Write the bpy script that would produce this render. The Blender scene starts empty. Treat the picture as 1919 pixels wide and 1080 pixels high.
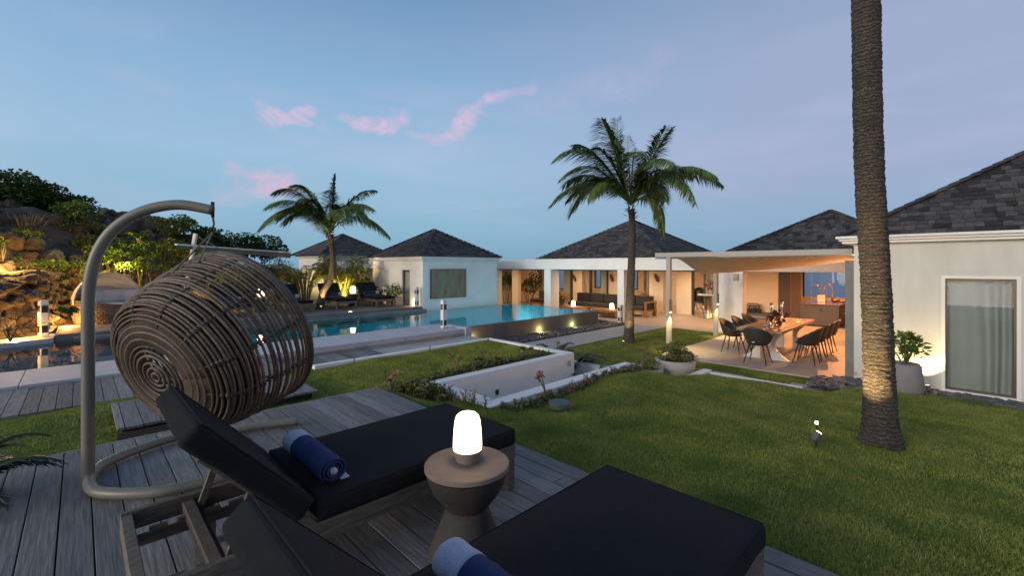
import bpy, math, random
import numpy as np
from mathutils import Vector, Matrix, Euler
rnd = random.Random(7)
sc = bpy.context.scene
COL = sc.collection
R = math.radians
# ------------------------------------------------------------------ camera
EYE = 1.5; FPX = 825.0; HZ = 498.0
A0 = R(45.5); FW = (math.cos(A0), math.sin(A0)); RT = (math.sin(A0), -math.cos(A0))
cd = bpy.data.cameras.new('camera'); cam = bpy.data.objects.new('camera', cd); COL.objects.link(cam)
cam.location = (0, 0, EYE); cam.rotation_euler = (R(90), 0, A0 - R(90))
cd.sensor_width = 36; cd.lens = 36 * FPX / 1919; cd.shift_y = -(540 - HZ) / 1919
cd.clip_start = 0.05; cd.clip_end = 20000
sc.camera = cam
sc.view_settings.view_transform = 'Standard'; sc.view_settings.look = 'None'
sc.view_settings.exposure = 0.0; sc.view_settings.gamma = 1
sc.cycles.use_denoising = True
sc.cycles.max_bounces = 8; sc.cycles.diffuse_bounces = 3; sc.cycles.glossy_bounces = 4
sc.cycles.transparent_max_bounces = 16; sc.cycles.transmission_bounces = 4
sc.cycles.sample_clamp_indirect = 4.0; sc.cycles.caustics_reflective = False; sc.cycles.caustics_refractive = False

def P(x, y, z):
    d = (EYE - z) * FPX / (y - HZ); s = (x - 960) / FPX * d
    return Vector((FW[0]*d + RT[0]*s, FW[1]*d + RT[1]*s, z))
def D(x, y, d):                       # photo direction at a given depth
    s = (x - 960) / FPX * d
    return Vector((FW[0]*d + RT[0]*s, FW[1]*d + RT[1]*s, EYE - (y - HZ) * d / FPX))
def YX(x, X):                         # Y on plane X=const seen at column x
    k = (x - 960) / FPX
    return X * (RT[0] - k*FW[0]) / (k*FW[1] - RT[1])
def srgb(r, g, b):
    f = lambda c: (c/255/12.92) if c/255 <= .04045 else ((c/255+.055)/1.055)**2.4
    return (f(r), f(g), f(b), 1)

# ------------------------------------------------------------------ sky
w = bpy.data.worlds.new('World'); sc.world = w; w.use_nodes = True
nt = w.node_tree; nt.nodes.clear()
def N(t, **k):
    n = nt.nodes.new(t)
    for a, b in k.items(): setattr(n, a, b)
    return n
def setin(n, i, v):
    if hasattr(v, 'is_output'): nt.links.new(v, n.inputs[i])
    else: n.inputs[i].default_value = v
def M(op, a, b=0.0, c=0.0, clamp=False):
    n = N('ShaderNodeMath', operation=op, use_clamp=clamp)
    setin(n, 0, a); setin(n, 1, b); setin(n, 2, c)
    return n.outputs[0]
def ramp(fac, stops, interp='LINEAR'):
    n = N('ShaderNodeValToRGB'); n.color_ramp.interpolation = interp
    el = n.color_ramp.elements
    while len(el) < len(stops): el.new(.5)
    for e, (p, c) in zip(el, stops): e.position = p; e.color = c
    nt.links.new(fac, n.inputs[0]); return n.outputs[0]
def mixc(fac, a, b):
    n = N('ShaderNodeMix', data_type='RGBA'); setin(n, 0, fac); setin(n, 6, a); setin(n, 7, b); return n.outputs[2]
tc = N('ShaderNodeTexCoord'); sx = N('ShaderNodeSeparateXYZ'); nt.links.new(tc.outputs['Generated'], sx.inputs[0])
X_, Y_, Z_ = sx.outputs
fwd = M('ADD', M('MULTIPLY', X_, FW[0]), M('MULTIPLY', Y_, FW[1]))
rgt = M('ADD', M('MULTIPLY', X_, RT[0]), M('MULTIPLY', Y_, RT[1]))
az = M('ARCTAN2', rgt, fwd)           # 0 straight ahead, + to the right
el_ = M('ARCSINE', Z_)
eln = M('MULTIPLY', el_, 1/ (math.pi/2))
base = ramp(eln, [(0.0, srgb(126, 166, 192)), (0.05, srgb(142, 184, 208)), (0.14, srgb(156, 192, 221)), (0.24, srgb(140, 178, 214)), (0.38, srgb(108, 144, 182)), (1.0, srgb(98, 130, 172))])
right = ramp(eln, [(0.0, srgb(126, 164, 190)), (0.05, srgb(142, 174, 202)), (0.12, srgb(164, 177, 208)), (0.24, srgb(158, 174, 206)), (0.40, srgb(126, 154, 188)), (1.0, srgb(98, 130, 172))])
mr = N('ShaderNodeMapRange'); setin(mr, 0, az); setin(mr, 1, -0.15); setin(mr, 2, 0.55)
skyc = mixc(mr.outputs[0], base, right)
nz = N('ShaderNodeTexNoise'); nz.inputs['Scale'].default_value = 3.0; nz.inputs['Detail'].default_value = 8; nz.inputs['Distortion'].default_value = .3
mp = N('ShaderNodeMapping'); mp.inputs['Scale'].default_value = (1, 1, 4.5); nt.links.new(tc.outputs['Generated'], mp.inputs[0]); nt.links.new(mp.outputs[0], nz.inputs[0])
veil = N('ShaderNodeMapRange'); setin(veil, 0, nz.outputs[0]); setin(veil, 1, .48); setin(veil, 2, .8)
band = ramp(eln, [(0.0, (0, 0, 0, 1)), (0.06, (.35, .35, .35, 1)), (0.2, (.5, .5, .5, 1)), (0.32, (0, 0, 0, 1))])
skyc = mixc(M('MULTIPLY', veil.outputs[0], band), skyc, srgb(186, 192, 220))
fine = N('ShaderNodeTexNoise'); fine.inputs['Scale'].default_value = 13.0; fine.inputs['Detail'].default_value = 12; fine.inputs['Roughness'].default_value = .7; fine.inputs['Distortion'].default_value = .6
mp2 = N('ShaderNodeMapping'); mp2.inputs['Scale'].default_value = (1, 1, 1.8); nt.links.new(tc.outputs['Generated'], mp2.inputs[0]); nt.links.new(mp2.outputs[0], fine.inputs[0])
wob = N('ShaderNodeTexNoise'); wob.inputs['Scale'].default_value = 7.0; wob.inputs['Detail'].default_value = 5; nt.links.new(tc.outputs['Generated'], wob.inputs[0])
wob2 = M('MULTIPLY', M('SUBTRACT', wob.outputs[0], .5), .13)
def cloud(x, y, half_w, half_h, tilt, amt, colour, lo=.34, hi=.74):
    global skyc
    a = math.atan((x-960)/FPX); e = math.atan((HZ-y)/FPX*math.cos(a))
    da = M('ADD', M('SUBTRACT', az, a), wob2); de = M('ADD', M('SUBTRACT', el_, e), M('MULTIPLY', wob2, -.9))
    c, s = math.cos(tilt), math.sin(tilt)
    u = M('DIVIDE', M('ADD', M('MULTIPLY', da, c), M('MULTIPLY', de, s)), half_w/FPX*math.cos(a)**2)
    v = M('DIVIDE', M('SUBTRACT', M('MULTIPLY', de, c), M('MULTIPLY', da, s)), half_h/FPX*math.cos(a))
    r2 = M('ADD', M('MULTIPLY', u, u), M('MULTIPLY', v, v))
    body = M('SUBTRACT', 1.0, r2, clamp=True)
    thr = N('ShaderNodeMapRange'); setin(thr, 0, M('MULTIPLY', fine.outputs[0], M('POWER', body, .5))); setin(thr, 1, lo*.75); setin(thr, 2, hi); thr.interpolation_type = 'SMOOTHSTEP'
    front = M('GREATER_THAN', fwd, 0.0)
    skyc = mixc(M('MULTIPLY', M('MULTIPLY', thr.outputs[0], amt), front), skyc, colour)
PK = srgb(238, 196, 222); PK2 = srgb(214, 190, 220)
cloud(512, 222, 52, 30, R(-35), 1.0, PK)
cloud(565, 218, 48, 28, R(30), .9, PK)
cloud(610, 242, 30, 16, R(-40), .45, PK2)
cloud(690, 232, 72, 24, R(-8), .9, PK)
cloud(742, 232, 54, 32, R(25), 1.0, PK)
cloud(890, 215, 88, 32, R(36), 1.0, PK)
cloud(960, 178, 70, 22, R(28), .6, PK2)
cloud(830, 258, 90, 16, R(4), .6, PK2)
cloud(505, 340, 100, 44, R(-6), .95, srgb(232, 188, 214))
cloud(440, 372, 120, 34, R(0), .45, srgb(196, 196, 214))
cloud(1120, 160, 240, 46, R(12), .22, PK2)
cloud(1300, 300, 300, 40, R(2), .2, srgb(190, 186, 216))
cloud(860, 380, 220, 16, R(2), .3, srgb(170, 196, 220))
cloud(560, 440, 160, 18, R(0), .3, srgb(150, 172, 200))
# afterglow low in the west, behind the camera
west = M('MULTIPLY', M('MAXIMUM', M('MULTIPLY', X_, -1.0), 0.0), M('SUBTRACT', 1.0, M('MULTIPLY', M('ABSOLUTE', el_), 1.6), clamp=True))
skyc = mixc(M('MULTIPLY', M('POWER', west, 1.5), .8), skyc, (2.6, 2.05, 1.65, 1))
bgn = N('ShaderNodeBackground'); nt.links.new(skyc, bgn.inputs[0]); bgn.inputs[1].default_value = 1.0
wo = N('ShaderNodeOutputWorld'); nt.links.new(bgn.outputs[0], wo.inputs[0])
sd = bpy.data.lights.new('sun', 'SUN'); so = bpy.data.objects.new('sun', sd); COL.objects.link(so)
sd.energy = 2.1; sd.angle = R(25); sd.color = (1.0, .87, .74)
so.rotation_euler = Vector((1, -.12, -.24)).to_track_quat('-Z', 'Y').to_euler()

# ------------------------------------------------------------------ materials
MATS = {}
def mat(name, col=(.5, .5, .5), rough=.7, nscale=0, namt=.0, bump=0, bscale=None, tint=0, metal=0, spec=.5, stretch=None, col2=None, emit=0, emitc=None, sheen=0, coat=0, detail=6, bdist=.02):
    if name in MATS: return MATS[name]
    m = bpy.data.materials.new(name); m.use_nodes = True; t = m.node_tree
    b = t.nodes['Principled BSDF']
    b.inputs['Roughness'].default_value = rough; b.inputs['Metallic'].default_value = metal
    b.inputs['Specular IOR Level'].default_value = spec
    b.inputs['Sheen Weight'].default_value = sheen; b.inputs['Coat Weight'].default_value = coat
    c = (col[0], col[1], col[2], 1); out = None
    if nscale or bump:
        tcx = t.nodes.new('ShaderNodeTexCoord'); mpx = t.nodes.new('ShaderNodeMapping')
        t.links.new(tcx.outputs['Object'], mpx.inputs[0])
        if stretch: mpx.inputs['Scale'].default_value = stretch
    if nscale:
        n = t.nodes.new('ShaderNodeTexNoise'); n.inputs['Scale'].default_value = nscale; n.inputs['Detail'].default_value = detail; n.inputs['Roughness'].default_value = .6
        t.links.new(mpx.outputs[0], n.inputs[0])
        mx = t.nodes.new('ShaderNodeMix'); mx.data_type = 'RGBA'
        c2 = col2 or tuple(x*(1-namt) for x in col)
        mx.inputs[6].default_value = c; mx.inputs[7].default_value = (c2[0], c2[1], c2[2], 1)
        rr = t.nodes.new('ShaderNodeMapRange'); rr.inputs[1].default_value = .32; rr.inputs[2].default_value = .68
        t.links.new(n.outputs[0], rr.inputs[0]); t.links.new(rr.outputs[0], mx.inputs[0]); out = mx.outputs[2]
    if tint:
        at = t.nodes.new('ShaderNodeAttribute'); at.attribute_name = 'tint'
        mm = t.nodes.new('ShaderNodeMath'); mm.operation = 'MULTIPLY_ADD'; mm.inputs[1].default_value = 2*tint; mm.inputs[2].default_value = 1 - tint
        t.links.new(at.outputs['Fac'], mm.inputs[0])
        vm = t.nodes.new('ShaderNodeVectorMath'); vm.operation = 'SCALE'
        if out: t.links.new(out, vm.inputs[0])
        else: vm.inputs[0].default_value = col
        t.links.new(mm.outputs[0], vm.inputs['Scale']); out = vm.outputs[0]
    if out: t.links.new(out, b.inputs['Base Color'])
    else: b.inputs['Base Color'].default_value = c
    if bump:
        n2 = t.nodes.new('ShaderNodeTexNoise'); n2.inputs['Scale'].default_value = bscale or nscale or 20; n2.inputs['Detail'].default_value = 6
        t.links.new(mpx.outputs[0], n2.inputs[0])
        bp = t.nodes.new('ShaderNodeBump'); bp.inputs['Strength'].default_value = bump; bp.inputs['Distance'].default_value = bdist
        t.links.new(n2.outputs[0], bp.inputs['Height']); t.links.new(bp.outputs[0], b.inputs['Normal'])
    if emit:
        b.inputs['Emission Color'].default_value = (*(emitc or col), 1); b.inputs['Emission Strength'].default_value = emit
    MATS[name] = m; return m
WOODX = mat('weathered_boards_long', (.20, .198, .195), .75, 9, col2=(.095, .095, .096), bump=.25, tint=.32, stretch=(6, .35, 6))
WOODY = mat('weathered_boards_cross', (.20, .198, .195), .75, 9, col2=(.095, .095, .096), bump=.25, tint=.32, stretch=(.35, 6, 6))
WOODF = mat('weathered_teak', (.15, .125, .10), .7, 12, col2=(.07, .06, .05), bump=.2, tint=.2, stretch=(1, 5, 5))
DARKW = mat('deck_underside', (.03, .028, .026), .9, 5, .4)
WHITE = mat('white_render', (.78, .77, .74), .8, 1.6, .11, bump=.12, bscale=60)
WHITE2 = mat('dimmed_white_render', (.60, .60, .555), .85, 1.6, .15, stretch=(2, 2, .55), bump=.12, bscale=60)  # white darkened in the colour itself, in place of shade on right house
CREAM = mat('cream_plaster', (.66, .55, .42), .8, 3, .08, bump=.1, bscale=40)
CONC = mat('pale_concrete', (.40, .385, .36), .75, 2.2, .22, bump=.15, bscale=30)
COPE = mat('pool_coping', (.46, .47, .50), .6, 3.5, .14, bump=.1, bscale=50, tint=.05)
DCONC = mat('dark_concrete', (.15, .14, .132), .8, 2.0, .2, bump=.15, bscale=25)
TERR = mat('terrace_stone', (.43, .36, .31), .55, 1.8, .14, bump=.08, bscale=30, tint=.05)
SHING = mat('wood_shingle', (.072, .066, .063), .8, 14, .5, bump=.3, bscale=50, tint=.75)
FABR = mat('charcoal_canvas', (.0095, .0115, .014), .9, 40, .25, bump=.25, bscale=350, spec=.2)
FABD = mat('dark_sofa_fabric', (.035, .032, .028), .9, 30, .2, bump=.2, bscale=200)
TAUPE = mat('taupe_metal', (.17, .165, .135), .45, 6, .08)
STEELG = mat('grey_painted_steel', (.33, .32, .29), .5, 5, .08)
WICK = mat('brown_wicker', (.145, .108, .072), .6, 25, .45, bump=.3, bscale=80, tint=.35)
WICK2 = mat('dark_wicker', (.065, .055, .045), .6, 25, .4, bump=.3, bscale=80, tint=.35)
CUSH = mat('speckled_cushion', (.55, .54, .52), .9, 60, .35, bump=.1, bscale=100)
CANV = mat('white_canvas', (.74, .74, .71), .8, 8, .08, bump=.1, bscale=120)
SAILM = mat('sand_sail_fabric', (.56, .44, .34), .85, 3, .12, bump=.1, bscale=200)
BLUE = mat('navy_terry', (.012, .034, .135), .95, 60, .35, bump=.6, bscale=240)
TWHT = mat('white_terry', (.48, .50, .66), .95, 60, .2, bump=.6, bscale=240)
TRUNK = mat('palm_bark', (.135, .112, .088), .9, 9, col2=(.030, .024, .019), bump=1.0, bscale=22, stretch=(.8, .8, 3.4), bdist=.04)
FROND = mat('palm_leaf', (.115, .17, .04), .5, 3, .3, tint=.45, spec=.3)
DRYF = mat('dry_palm_fibre', (.15, .10, .055), .9, 20, .4, tint=.3)
LEAFD = mat('dark_leaf', (.050, .092, .020), .55, 2, .3, tint=.5, spec=.3)
LEAFM = mat('mid_leaf', (.10, .16, .028), .55, 2, .3, tint=.5, spec=.3)
LEAFO = mat('olive_leaf', (.14, .15, .04), .6, 4, .35, tint=.5, spec=.2)
CYCL = mat('cycad_leaf', (.016, .032, .010), .45, 2, .3, tint=.4, spec=.4)
SUCC = mat('pale_succulent', (.20, .18, .09), .6, 6, .3, tint=.3)
STEM = mat('grey_stem', (.13, .11, .08), .8, 20, .4)
PINK = mat('pink_petal', (.62, .05, .14), .6, tint=.3)
CORAL = mat('coral_petal', (.60, .14, .11), .6, tint=.3)
ROCK = mat('volcanic_rock', (.095, .075, .060), .9, 2.2, col2=(.042, .036, .034), bump=1.0, bscale=5, bdist=.09, tint=.2)
ROCKG = mat('grey_boulder', (.09, .086, .078), .9, 2.2, col2=(.055, .05, .048), bump=1.0, bscale=5, bdist=.09)
ROCKR = mat('rust_boulder', (.15, .085, .055), .9, 2.2, col2=(.06, .042, .035), bump=1.0, bscale=5, bdist=.09)
SLATE = mat('slate_chip', (.10, .105, .115), .6, 6, .4, bump=.3, bscale=30, tint=.5)
SOIL = mat('dark_soil', (.045, .032, .022), .95, 12, .5, bump=.8, bscale=30)
TEAK = mat('warm_teak', (.34, .16, .06), .5, 8, .3, stretch=(1, 6, 6))
TABW = mat('dining_tabletop', (.36, .20, .09), .30, 6, col2=(.24, .12, .05), stretch=(.5, 6, 6), coat=.3)
CHAIRB = mat('black_shell', (.028, .026, .025), .55, 20, .2, bump=.1, bscale=200)
CHAIRL = mat('brown_shell', (.20, .10, .045), .6, 20, .2)
STAIN = mat('brushed_steel', (.55, .53, .50), .28, metal=1.0)
COPPER = mat('copper', (.75, .30, .15), .25, metal=1.0)
POTG = mat('grey_pot', (.23, .22, .215), .7, 5, .15, bump=.1, bscale=40)
POTW = mat('stone_bowl', (.50, .44, .38), .75, 4, .2, bump=.2, bscale=40)
TABT = mat('concrete_table_top', (.20, .15, .12), .7, 7, .25, bump=.1, bscale=60)
TABB = mat('dark_concrete_base', (.024, .022, .021), .8, 4, .3, bump=.15, bscale=40)
LBASE = mat('lamp_base', (.20, .17, .15), .4)
BLK = mat('black_plastic', (.015, .015, .018), .5)
NAVY = mat('navy_sensor', (.01, .012, .035), .35)
POSTW = mat('white_post', (.62, .64, .66), .5, 5, .05)
VENT = mat('green_grey_plastic', (.085, .115, .095), .6, 20, .2)
CURT = mat('curtain', (.42, .45, .40), .9, 2, .1)
DPANEL = mat('dark_wood_panel', (.065, .04, .028), .5, 8, .3, stretch=(6, 6, .6))
ISLE = mat('dark_island', (.07, .055, .045), .5, 4, .2)
CARV = mat('carved_wood', (.13, .045, .025), .6, 12, .5, bump=.6, bscale=20)
TILE = mat('pool_tile', (.10, .50, .58), .5, 30, .08)
TILEG = mat('shallow_pool_floor', (.34, .42, .42), .6, 6, .15)
FRAMED = mat('dark_frame', (.03, .024, .02), .5)
BRONZE = mat('bronze_frame', (.10, .075, .05), .4, metal=.6)
LAMPE = mat('lamp_glass', (1, .9, .7), .4, emit=6.5, emitc=(1.0, .66, .34))
LAMPW = mat('warm_shade', (1, .9, .7), .5, emit=7, emitc=(1.0, .74, .40))
LENS = mat('lamp_lens', (1, .9, .7), .4, emit=14, emitc=(1.0, .72, .32))
CEIL = mat('ceiling_plaster', (.60, .50, .40), .8)
GLASSB = mat('coloured_glass', (.25, .12, .10), .1, spec=.8)

def glass(name, tr=(.9, .93, .95), ior=1.45, rough=.0):
    m = bpy.data.materials.new(name); m.use_nodes = True; t = m.node_tree; t.nodes.clear()
    o = t.nodes.new('ShaderNodeOutputMaterial'); mx = t.nodes.new('ShaderNodeMixShader'); fr = t.nodes.new('ShaderNodeFresnel'); fr.inputs[0].default_value = ior
    tb = t.nodes.new('ShaderNodeBsdfTransparent'); tb.inputs[0].default_value = (*tr, 1); gl = t.nodes.new('ShaderNodeBsdfGlossy'); gl.inputs['Roughness'].default_value = rough
    t.links.new(fr.outputs[0], mx.inputs[0]); t.links.new(tb.outputs[0], mx.inputs[1]); t.links.new(gl.outputs[0], mx.inputs[2]); t.links.new(mx.outputs[0], o.inputs[0])
    return m, t, fr, gl, mx
GLASS = glass('window_glass')[0]
WATER, t, fr, gl, mx = glass('pool_water', (.60, .90, .94), 1.33)
_tc = t.nodes.new('ShaderNodeTexCoord'); _n = t.nodes.new('ShaderNodeTexNoise'); _n.inputs['Scale'].default_value = 2.2; _n.inputs['Detail'].default_value = 3
_b = t.nodes.new('ShaderNodeBump'); _b.inputs['Strength'].default_value = .05; _b.inputs['Distance'].default_value = .02
t.links.new(_tc.outputs['Object'], _n.inputs[0]); t.links.new(_n.outputs[0], _b.inputs['Height']); t.links.new(_b.outputs[0], gl.inputs['Normal']); t.links.new(_b.outputs[0], fr.inputs['Normal'])
SEA = mat('sea_water', (.018, .06, .10), .28, .02, .3, bump=.6, bscale=.05, spec=.5)
# lawn
LAWN = bpy.data.materials.new('lawn_turf'); LAWN.use_nodes = True; t = LAWN.node_tree; b = t.nodes['Principled BSDF']
b.inputs['Roughness'].default_value = .9; b.inputs['Specular IOR Level'].default_value = .1
tcx = t.nodes.new('ShaderNodeTexCoord')
def lnoise(s, d=6):
    n = t.nodes.new('ShaderNodeTexNoise'); n.inputs['Scale'].default_value = s; n.inputs['Detail'].default_value = d; n.inputs['Roughness'].default_value = .65; t.links.new(tcx.outputs['Object'], n.inputs[0]); return n.outputs[0]
def lramp(f, a, b_, lo, hi):
    r = t.nodes.new('ShaderNodeValToRGB'); r.color_ramp.elements[0].position = lo; r.color_ramp.elements[0].color = a; r.color_ramp.elements[1].position = hi; r.color_ramp.elements[1].color = b_; t.links.new(f, r.inputs[0]); return r.outputs[0]
c1 = lramp(lnoise(1.3), (.085, .145, .022, 1), (.22, .245, .055, 1), .36, .64)
dry = lramp(lnoise(4.5, 8), (0, 0, 0, 1), (1, 1, 1, 1), .56, .78)
md_ = t.nodes.new('ShaderNodeMix'); md_.data_type = 'RGBA'; t.links.new(dry, md_.inputs[0]); t.links.new(c1, md_.inputs[6]); md_.inputs[7].default_value = (.20, .15, .06, 1); c1 = md_.outputs[2]
c2 = lramp(lnoise(34, 8), (.45, .45, .45, 1), (1.25, 1.25, 1.1, 1), .3, .7)
mul = t.nodes.new('ShaderNodeMix'); mul.data_type = 'RGBA'; mul.blend_type = 'MULTIPLY'; mul.inputs[0].default_value = 1; t.links.new(c1, mul.inputs[6]); t.links.new(c2, mul.inputs[7])
t.links.new(mul.outputs[2], b.inputs['Base Color'])
bp = t.nodes.new('ShaderNodeBump'); bp.inputs['Strength'].default_value = 1; bp.inputs['Distance'].default_value = .03; t.links.new(lnoise(60, 8), bp.inputs['Height']); t.links.new(bp.outputs[0], b.inputs['Normal'])
BLADE = mat('grass_blade', (.34, .35, .08), .7, 2.3, col2=(.10, .165, .030), tint=.55, detail=9, spec=.2)
TERRM = mat('bare_terrain', (.07, .06, .04), .95, 1, .4)
t = TRUNK.node_tree; b = t.nodes['Principled BSDF']
tcx = t.nodes.new('ShaderNodeTexCoord'); wv_ = t.nodes.new('ShaderNodeTexWave'); wv_.bands_direction = 'Z'; wv_.inputs['Scale'].default_value = 8.5; wv_.inputs['Distortion'].default_value = 11; wv_.inputs['Detail'].default_value = 9; wv_.inputs['Detail Scale'].default_value = 2.6; wv_.inputs['Detail Roughness'].default_value = .7; t.links.new(tcx.outputs['Object'], wv_.inputs[0])
pn = t.nodes.new('ShaderNodeTexNoise'); pn.inputs['Scale'].default_value = 5; pn.inputs['Detail'].default_value = 8; t.links.new(tcx.outputs['Object'], pn.inputs[0])
pm_ = t.nodes.new('ShaderNodeMath'); pm_.operation = 'MULTIPLY'; t.links.new(wv_.outputs['Fac'], pm_.inputs[0]); t.links.new(pn.outputs[0], pm_.inputs[1])
br = t.nodes.new('ShaderNodeValToRGB'); br.color_ramp.elements[0].position = .02; br.color_ramp.elements[0].color = (.034, .028, .023, 1); br.color_ramp.elements[1].position = .58; br.color_ramp.elements[1].color = (.15, .128, .10, 1); t.links.new(pm_.outputs[0], br.inputs[0]); t.links.new(br.outputs[0], b.inputs['Base Color'])
b2_ = t.nodes.new('ShaderNodeBump'); b2_.inputs['Strength'].default_value = 1; b2_.inputs['Distance'].default_value = .018; t.links.new(pm_.outputs[0], b2_.inputs['Height']); old = b.inputs['Normal'].links[0].from_socket; t.links.new(old, b2_.inputs['Normal']); t.links.new(b2_.outputs[0], b.inputs['Normal'])
# abstract wall painting
PAINT = mat('abstract_canvas', (.26, .075, .025), .6, 1.9, col2=(.16, .26, .19), stretch=(2.2, 1, .8), detail=12, bump=.2, bscale=20)

# ------------------------------------------------------------------ mesh builder
class MB:
    def __init__(s): s.v = []; s.f = []; s.t = []
    def add(s, vs, fs, tint=None):
        o = len(s.v); s.v += [tuple(p) for p in vs]; s.f += [tuple(i+o for i in f) for f in fs]
        tv = rnd.random() if tint is None else tint
        s.t += [tv]*len(fs); return s
    def box(s, x0, y0, z0, x1, y1, z1, tint=None):
        return s.add([(x0,y0,z0),(x1,y0,z0),(x1,y1,z0),(x0,y1,z0),(x0,y0,z1),(x1,y0,z1),(x1,y1,z1),(x0,y1,z1)],
              [(0,3,2,1),(4,5,6,7),(0,1,5,4),(1,2,6,5),(2,3,7,6),(3,0,4,7)], tint)
    def bar(s, a, b, wd, ht, up=(0,0,1), tint=None):
        a = Vector(a); b = Vector(b); d = (b-a).normalized(); u = Vector(up); sd_ = d.cross(u)
        if sd_.length < 1e-4: sd_ = d.cross(Vector((1,0,0)))
        sd_.normalize(); u = sd_.cross(d).normalized()
        p = []
        for q in (a, b):
            for i, j in ((-1,-1),(1,-1),(1,1),(-1,1)): p.append(q + sd_*i*wd/2 + u*j*ht/2)
        return s.add(p, [(0,1,2,3),(7,6,5,4),(0,4,5,1),(1,5,6,2),(2,6,7,3),(3,7,4,0)], tint)
    def tube(s, pts, r, n=8, caps=True, closed=False, tint=None):
        pts = [Vector(p) for p in pts]; m = len(pts); rs = r if isinstance(r, (list, tuple)) else [r]*m
        vs = []; prev = None
        for i, p in enumerate(pts):
            if closed: d = pts[(i+1) % m] - pts[i-1]
            else: d = pts[min(i+1, m-1)] - pts[max(i-1, 0)]
            d.normalize()
            if prev is None:
                ref = Vector((0,0,1)) if abs(d.z) < .9 else Vector((1,0,0)); x = d.cross(ref).normalized()
            else:
                x = prev - d*prev.dot(d); x.normalize()
            prev = x; y = d.cross(x)
            for k in range(n):
                a = 2*math.pi*k/n; vs.append(p + (x*math.cos(a) + y*math.sin(a))*rs[i])
        fs = []
        for i in range(m if closed else m-1):
            j = (i+1) % m
            for k in range(n): fs.append((i*n+k, i*n+(k+1) % n, j*n+(k+1) % n, j*n+k))
        if caps and not closed: fs.append(tuple(range(n-1, -1, -1))); fs.append(tuple((m-1)*n+k for k in range(n)))
        return s.add(vs, fs, tint)
    def lathe(s, prof, c=(0,0,0), n=32, tint=None, close=True):
        vs = []; fs = []; m = len(prof)
        for r, z in prof:
            for k in range(n):
                a = 2*math.pi*k/n; vs.append((c[0]+r*math.cos(a), c[1]+r*math.sin(a), c[2]+z))
        for i in range(m-1):
            for k in range(n): fs.append((i*n+k, i*n+(k+1) % n, (i+1)*n+(k+1) % n, (i+1)*n+k))
        if close: fs.append(tuple(range(n-1, -1, -1))); fs.append(tuple((m-1)*n+k for k in range(n)))
        return s.add(vs, fs, tint)
    def prism(s, poly, z0, z1, tint=None):
        n = len(poly); vs = [(x, y, z0) for x, y in poly] + [(x, y, z1) for x, y in poly]
        return s.add(vs, [tuple(range(n-1, -1, -1)), tuple(range(n, 2*n))] + [(i, (i+1) % n, n+(i+1) % n, n+i) for i in range(n)], tint)
    def leaf(s, p, d, L, wd, nrm=None, bend=.0, tint=None, segs=1):
        p = Vector(p); d = Vector(d).normalized()
        if nrm is None: nrm = Vector((rnd.gauss(0,1), rnd.gauss(0,1), rnd.gauss(0,1)+.6))
        sd_ = d.cross(Vector(nrm))
        if sd_.length < 1e-4: sd_ = d.cross(Vector((1,.3,.2)))
        sd_.normalize(); sd_ *= wd/2
        g = Vector((0,0,-bend*L))
        m1 = p + d*L*.45 + g*.25; e = p + d*L + g
        return s.add([p, m1+sd_, e, m1-sd_], [(0,1,2,3)], tint)
    def build(s, name, m, parent=None, off=(0,0,0), smooth=False, bevel=0, seg=2, sub=0, solid=0):
        me = bpy.data.meshes.new(name); ox, oy, oz = off
        me.from_pydata([(x-ox, y-oy, z-oz) for x, y, z in s.v], [], s.f); me.materials.append(m)
        a = me.attributes.new('tint', 'FLOAT', 'FACE'); a.data.foreach_set('value', s.t)
        if smooth: me.polygons.foreach_set('use_smooth', [True]*len(me.polygons))
        o = bpy.data.objects.new(name, me); COL.objects.link(o)
        if parent: o.parent = parent
        else: o.location = off
        if solid: md = o.modifiers.new('s', 'SOLIDIFY'); md.thickness = solid; md.offset = 0
        if bevel: md = o.modifiers.new('b', 'BEVEL'); md.width = bevel; md.segments = seg; md.limit_method = 'ANGLE'
        if sub: md = o.modifiers.new('u', 'SUBSURF'); md.levels = sub; md.render_levels = sub
        return o
def tag(o, label=None, cat=None, group=None, kind=None):
    if label: o['label'] = label
    if cat: o['category'] = cat
    if group: o['group'] = group
    if kind: o['kind'] = kind
    return o
def thing(name, label, cat, loc=(0,0,0), rz=0, group=None):
    o = bpy.data.objects.new(name, None); COL.objects.link(o); o.location = loc; o.rotation_euler = (0,0,rz); o.empty_display_size = .1
    return tag(o, label, cat, group)
def dup(root, loc, rz=0, label=None, scale=None):
    r = root.copy(); COL.objects.link(r); r.location = loc; r.rotation_euler = (0,0,rz)
    if label: r['label'] = label
    if scale: r.scale = scale
    for ch in list(root.children):
        c = ch.copy(); COL.objects.link(c); c.parent = r
        for g in list(ch.children):
            e = g.copy(); COL.objects.link(e); e.parent = c
    return r
def struct(name, mb, m, **k): return tag(mb.build(name, m, **k), kind='structure')
def lamp(kind, loc, energy, color=(1,.72,.42), size=.1, to=None, angle=None, blend=.6, name=None):
    l = bpy.data.lights.new(name or 'lamp_light', kind); o = bpy.data.objects.new(name or 'lamp_light', l); COL.objects.link(o)
    o.location = loc; l.energy = energy; l.color = color
    if kind == 'AREA': l.shape = 'DISK'; l.size = size
    elif kind in ('POINT', 'SPOT'): l.shadow_soft_size = 0
    if kind == 'SPOT': l.spot_size = R(angle or 70); l.spot_blend = blend
    if to is not None: o.rotation_euler = (Vector(to) - Vector(loc)).to_track_quat('-Z', 'Y').to_euler()
    return o
def sm(t): t = max(0, min(1, t)); return t*t*(3-2*t)
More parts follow.
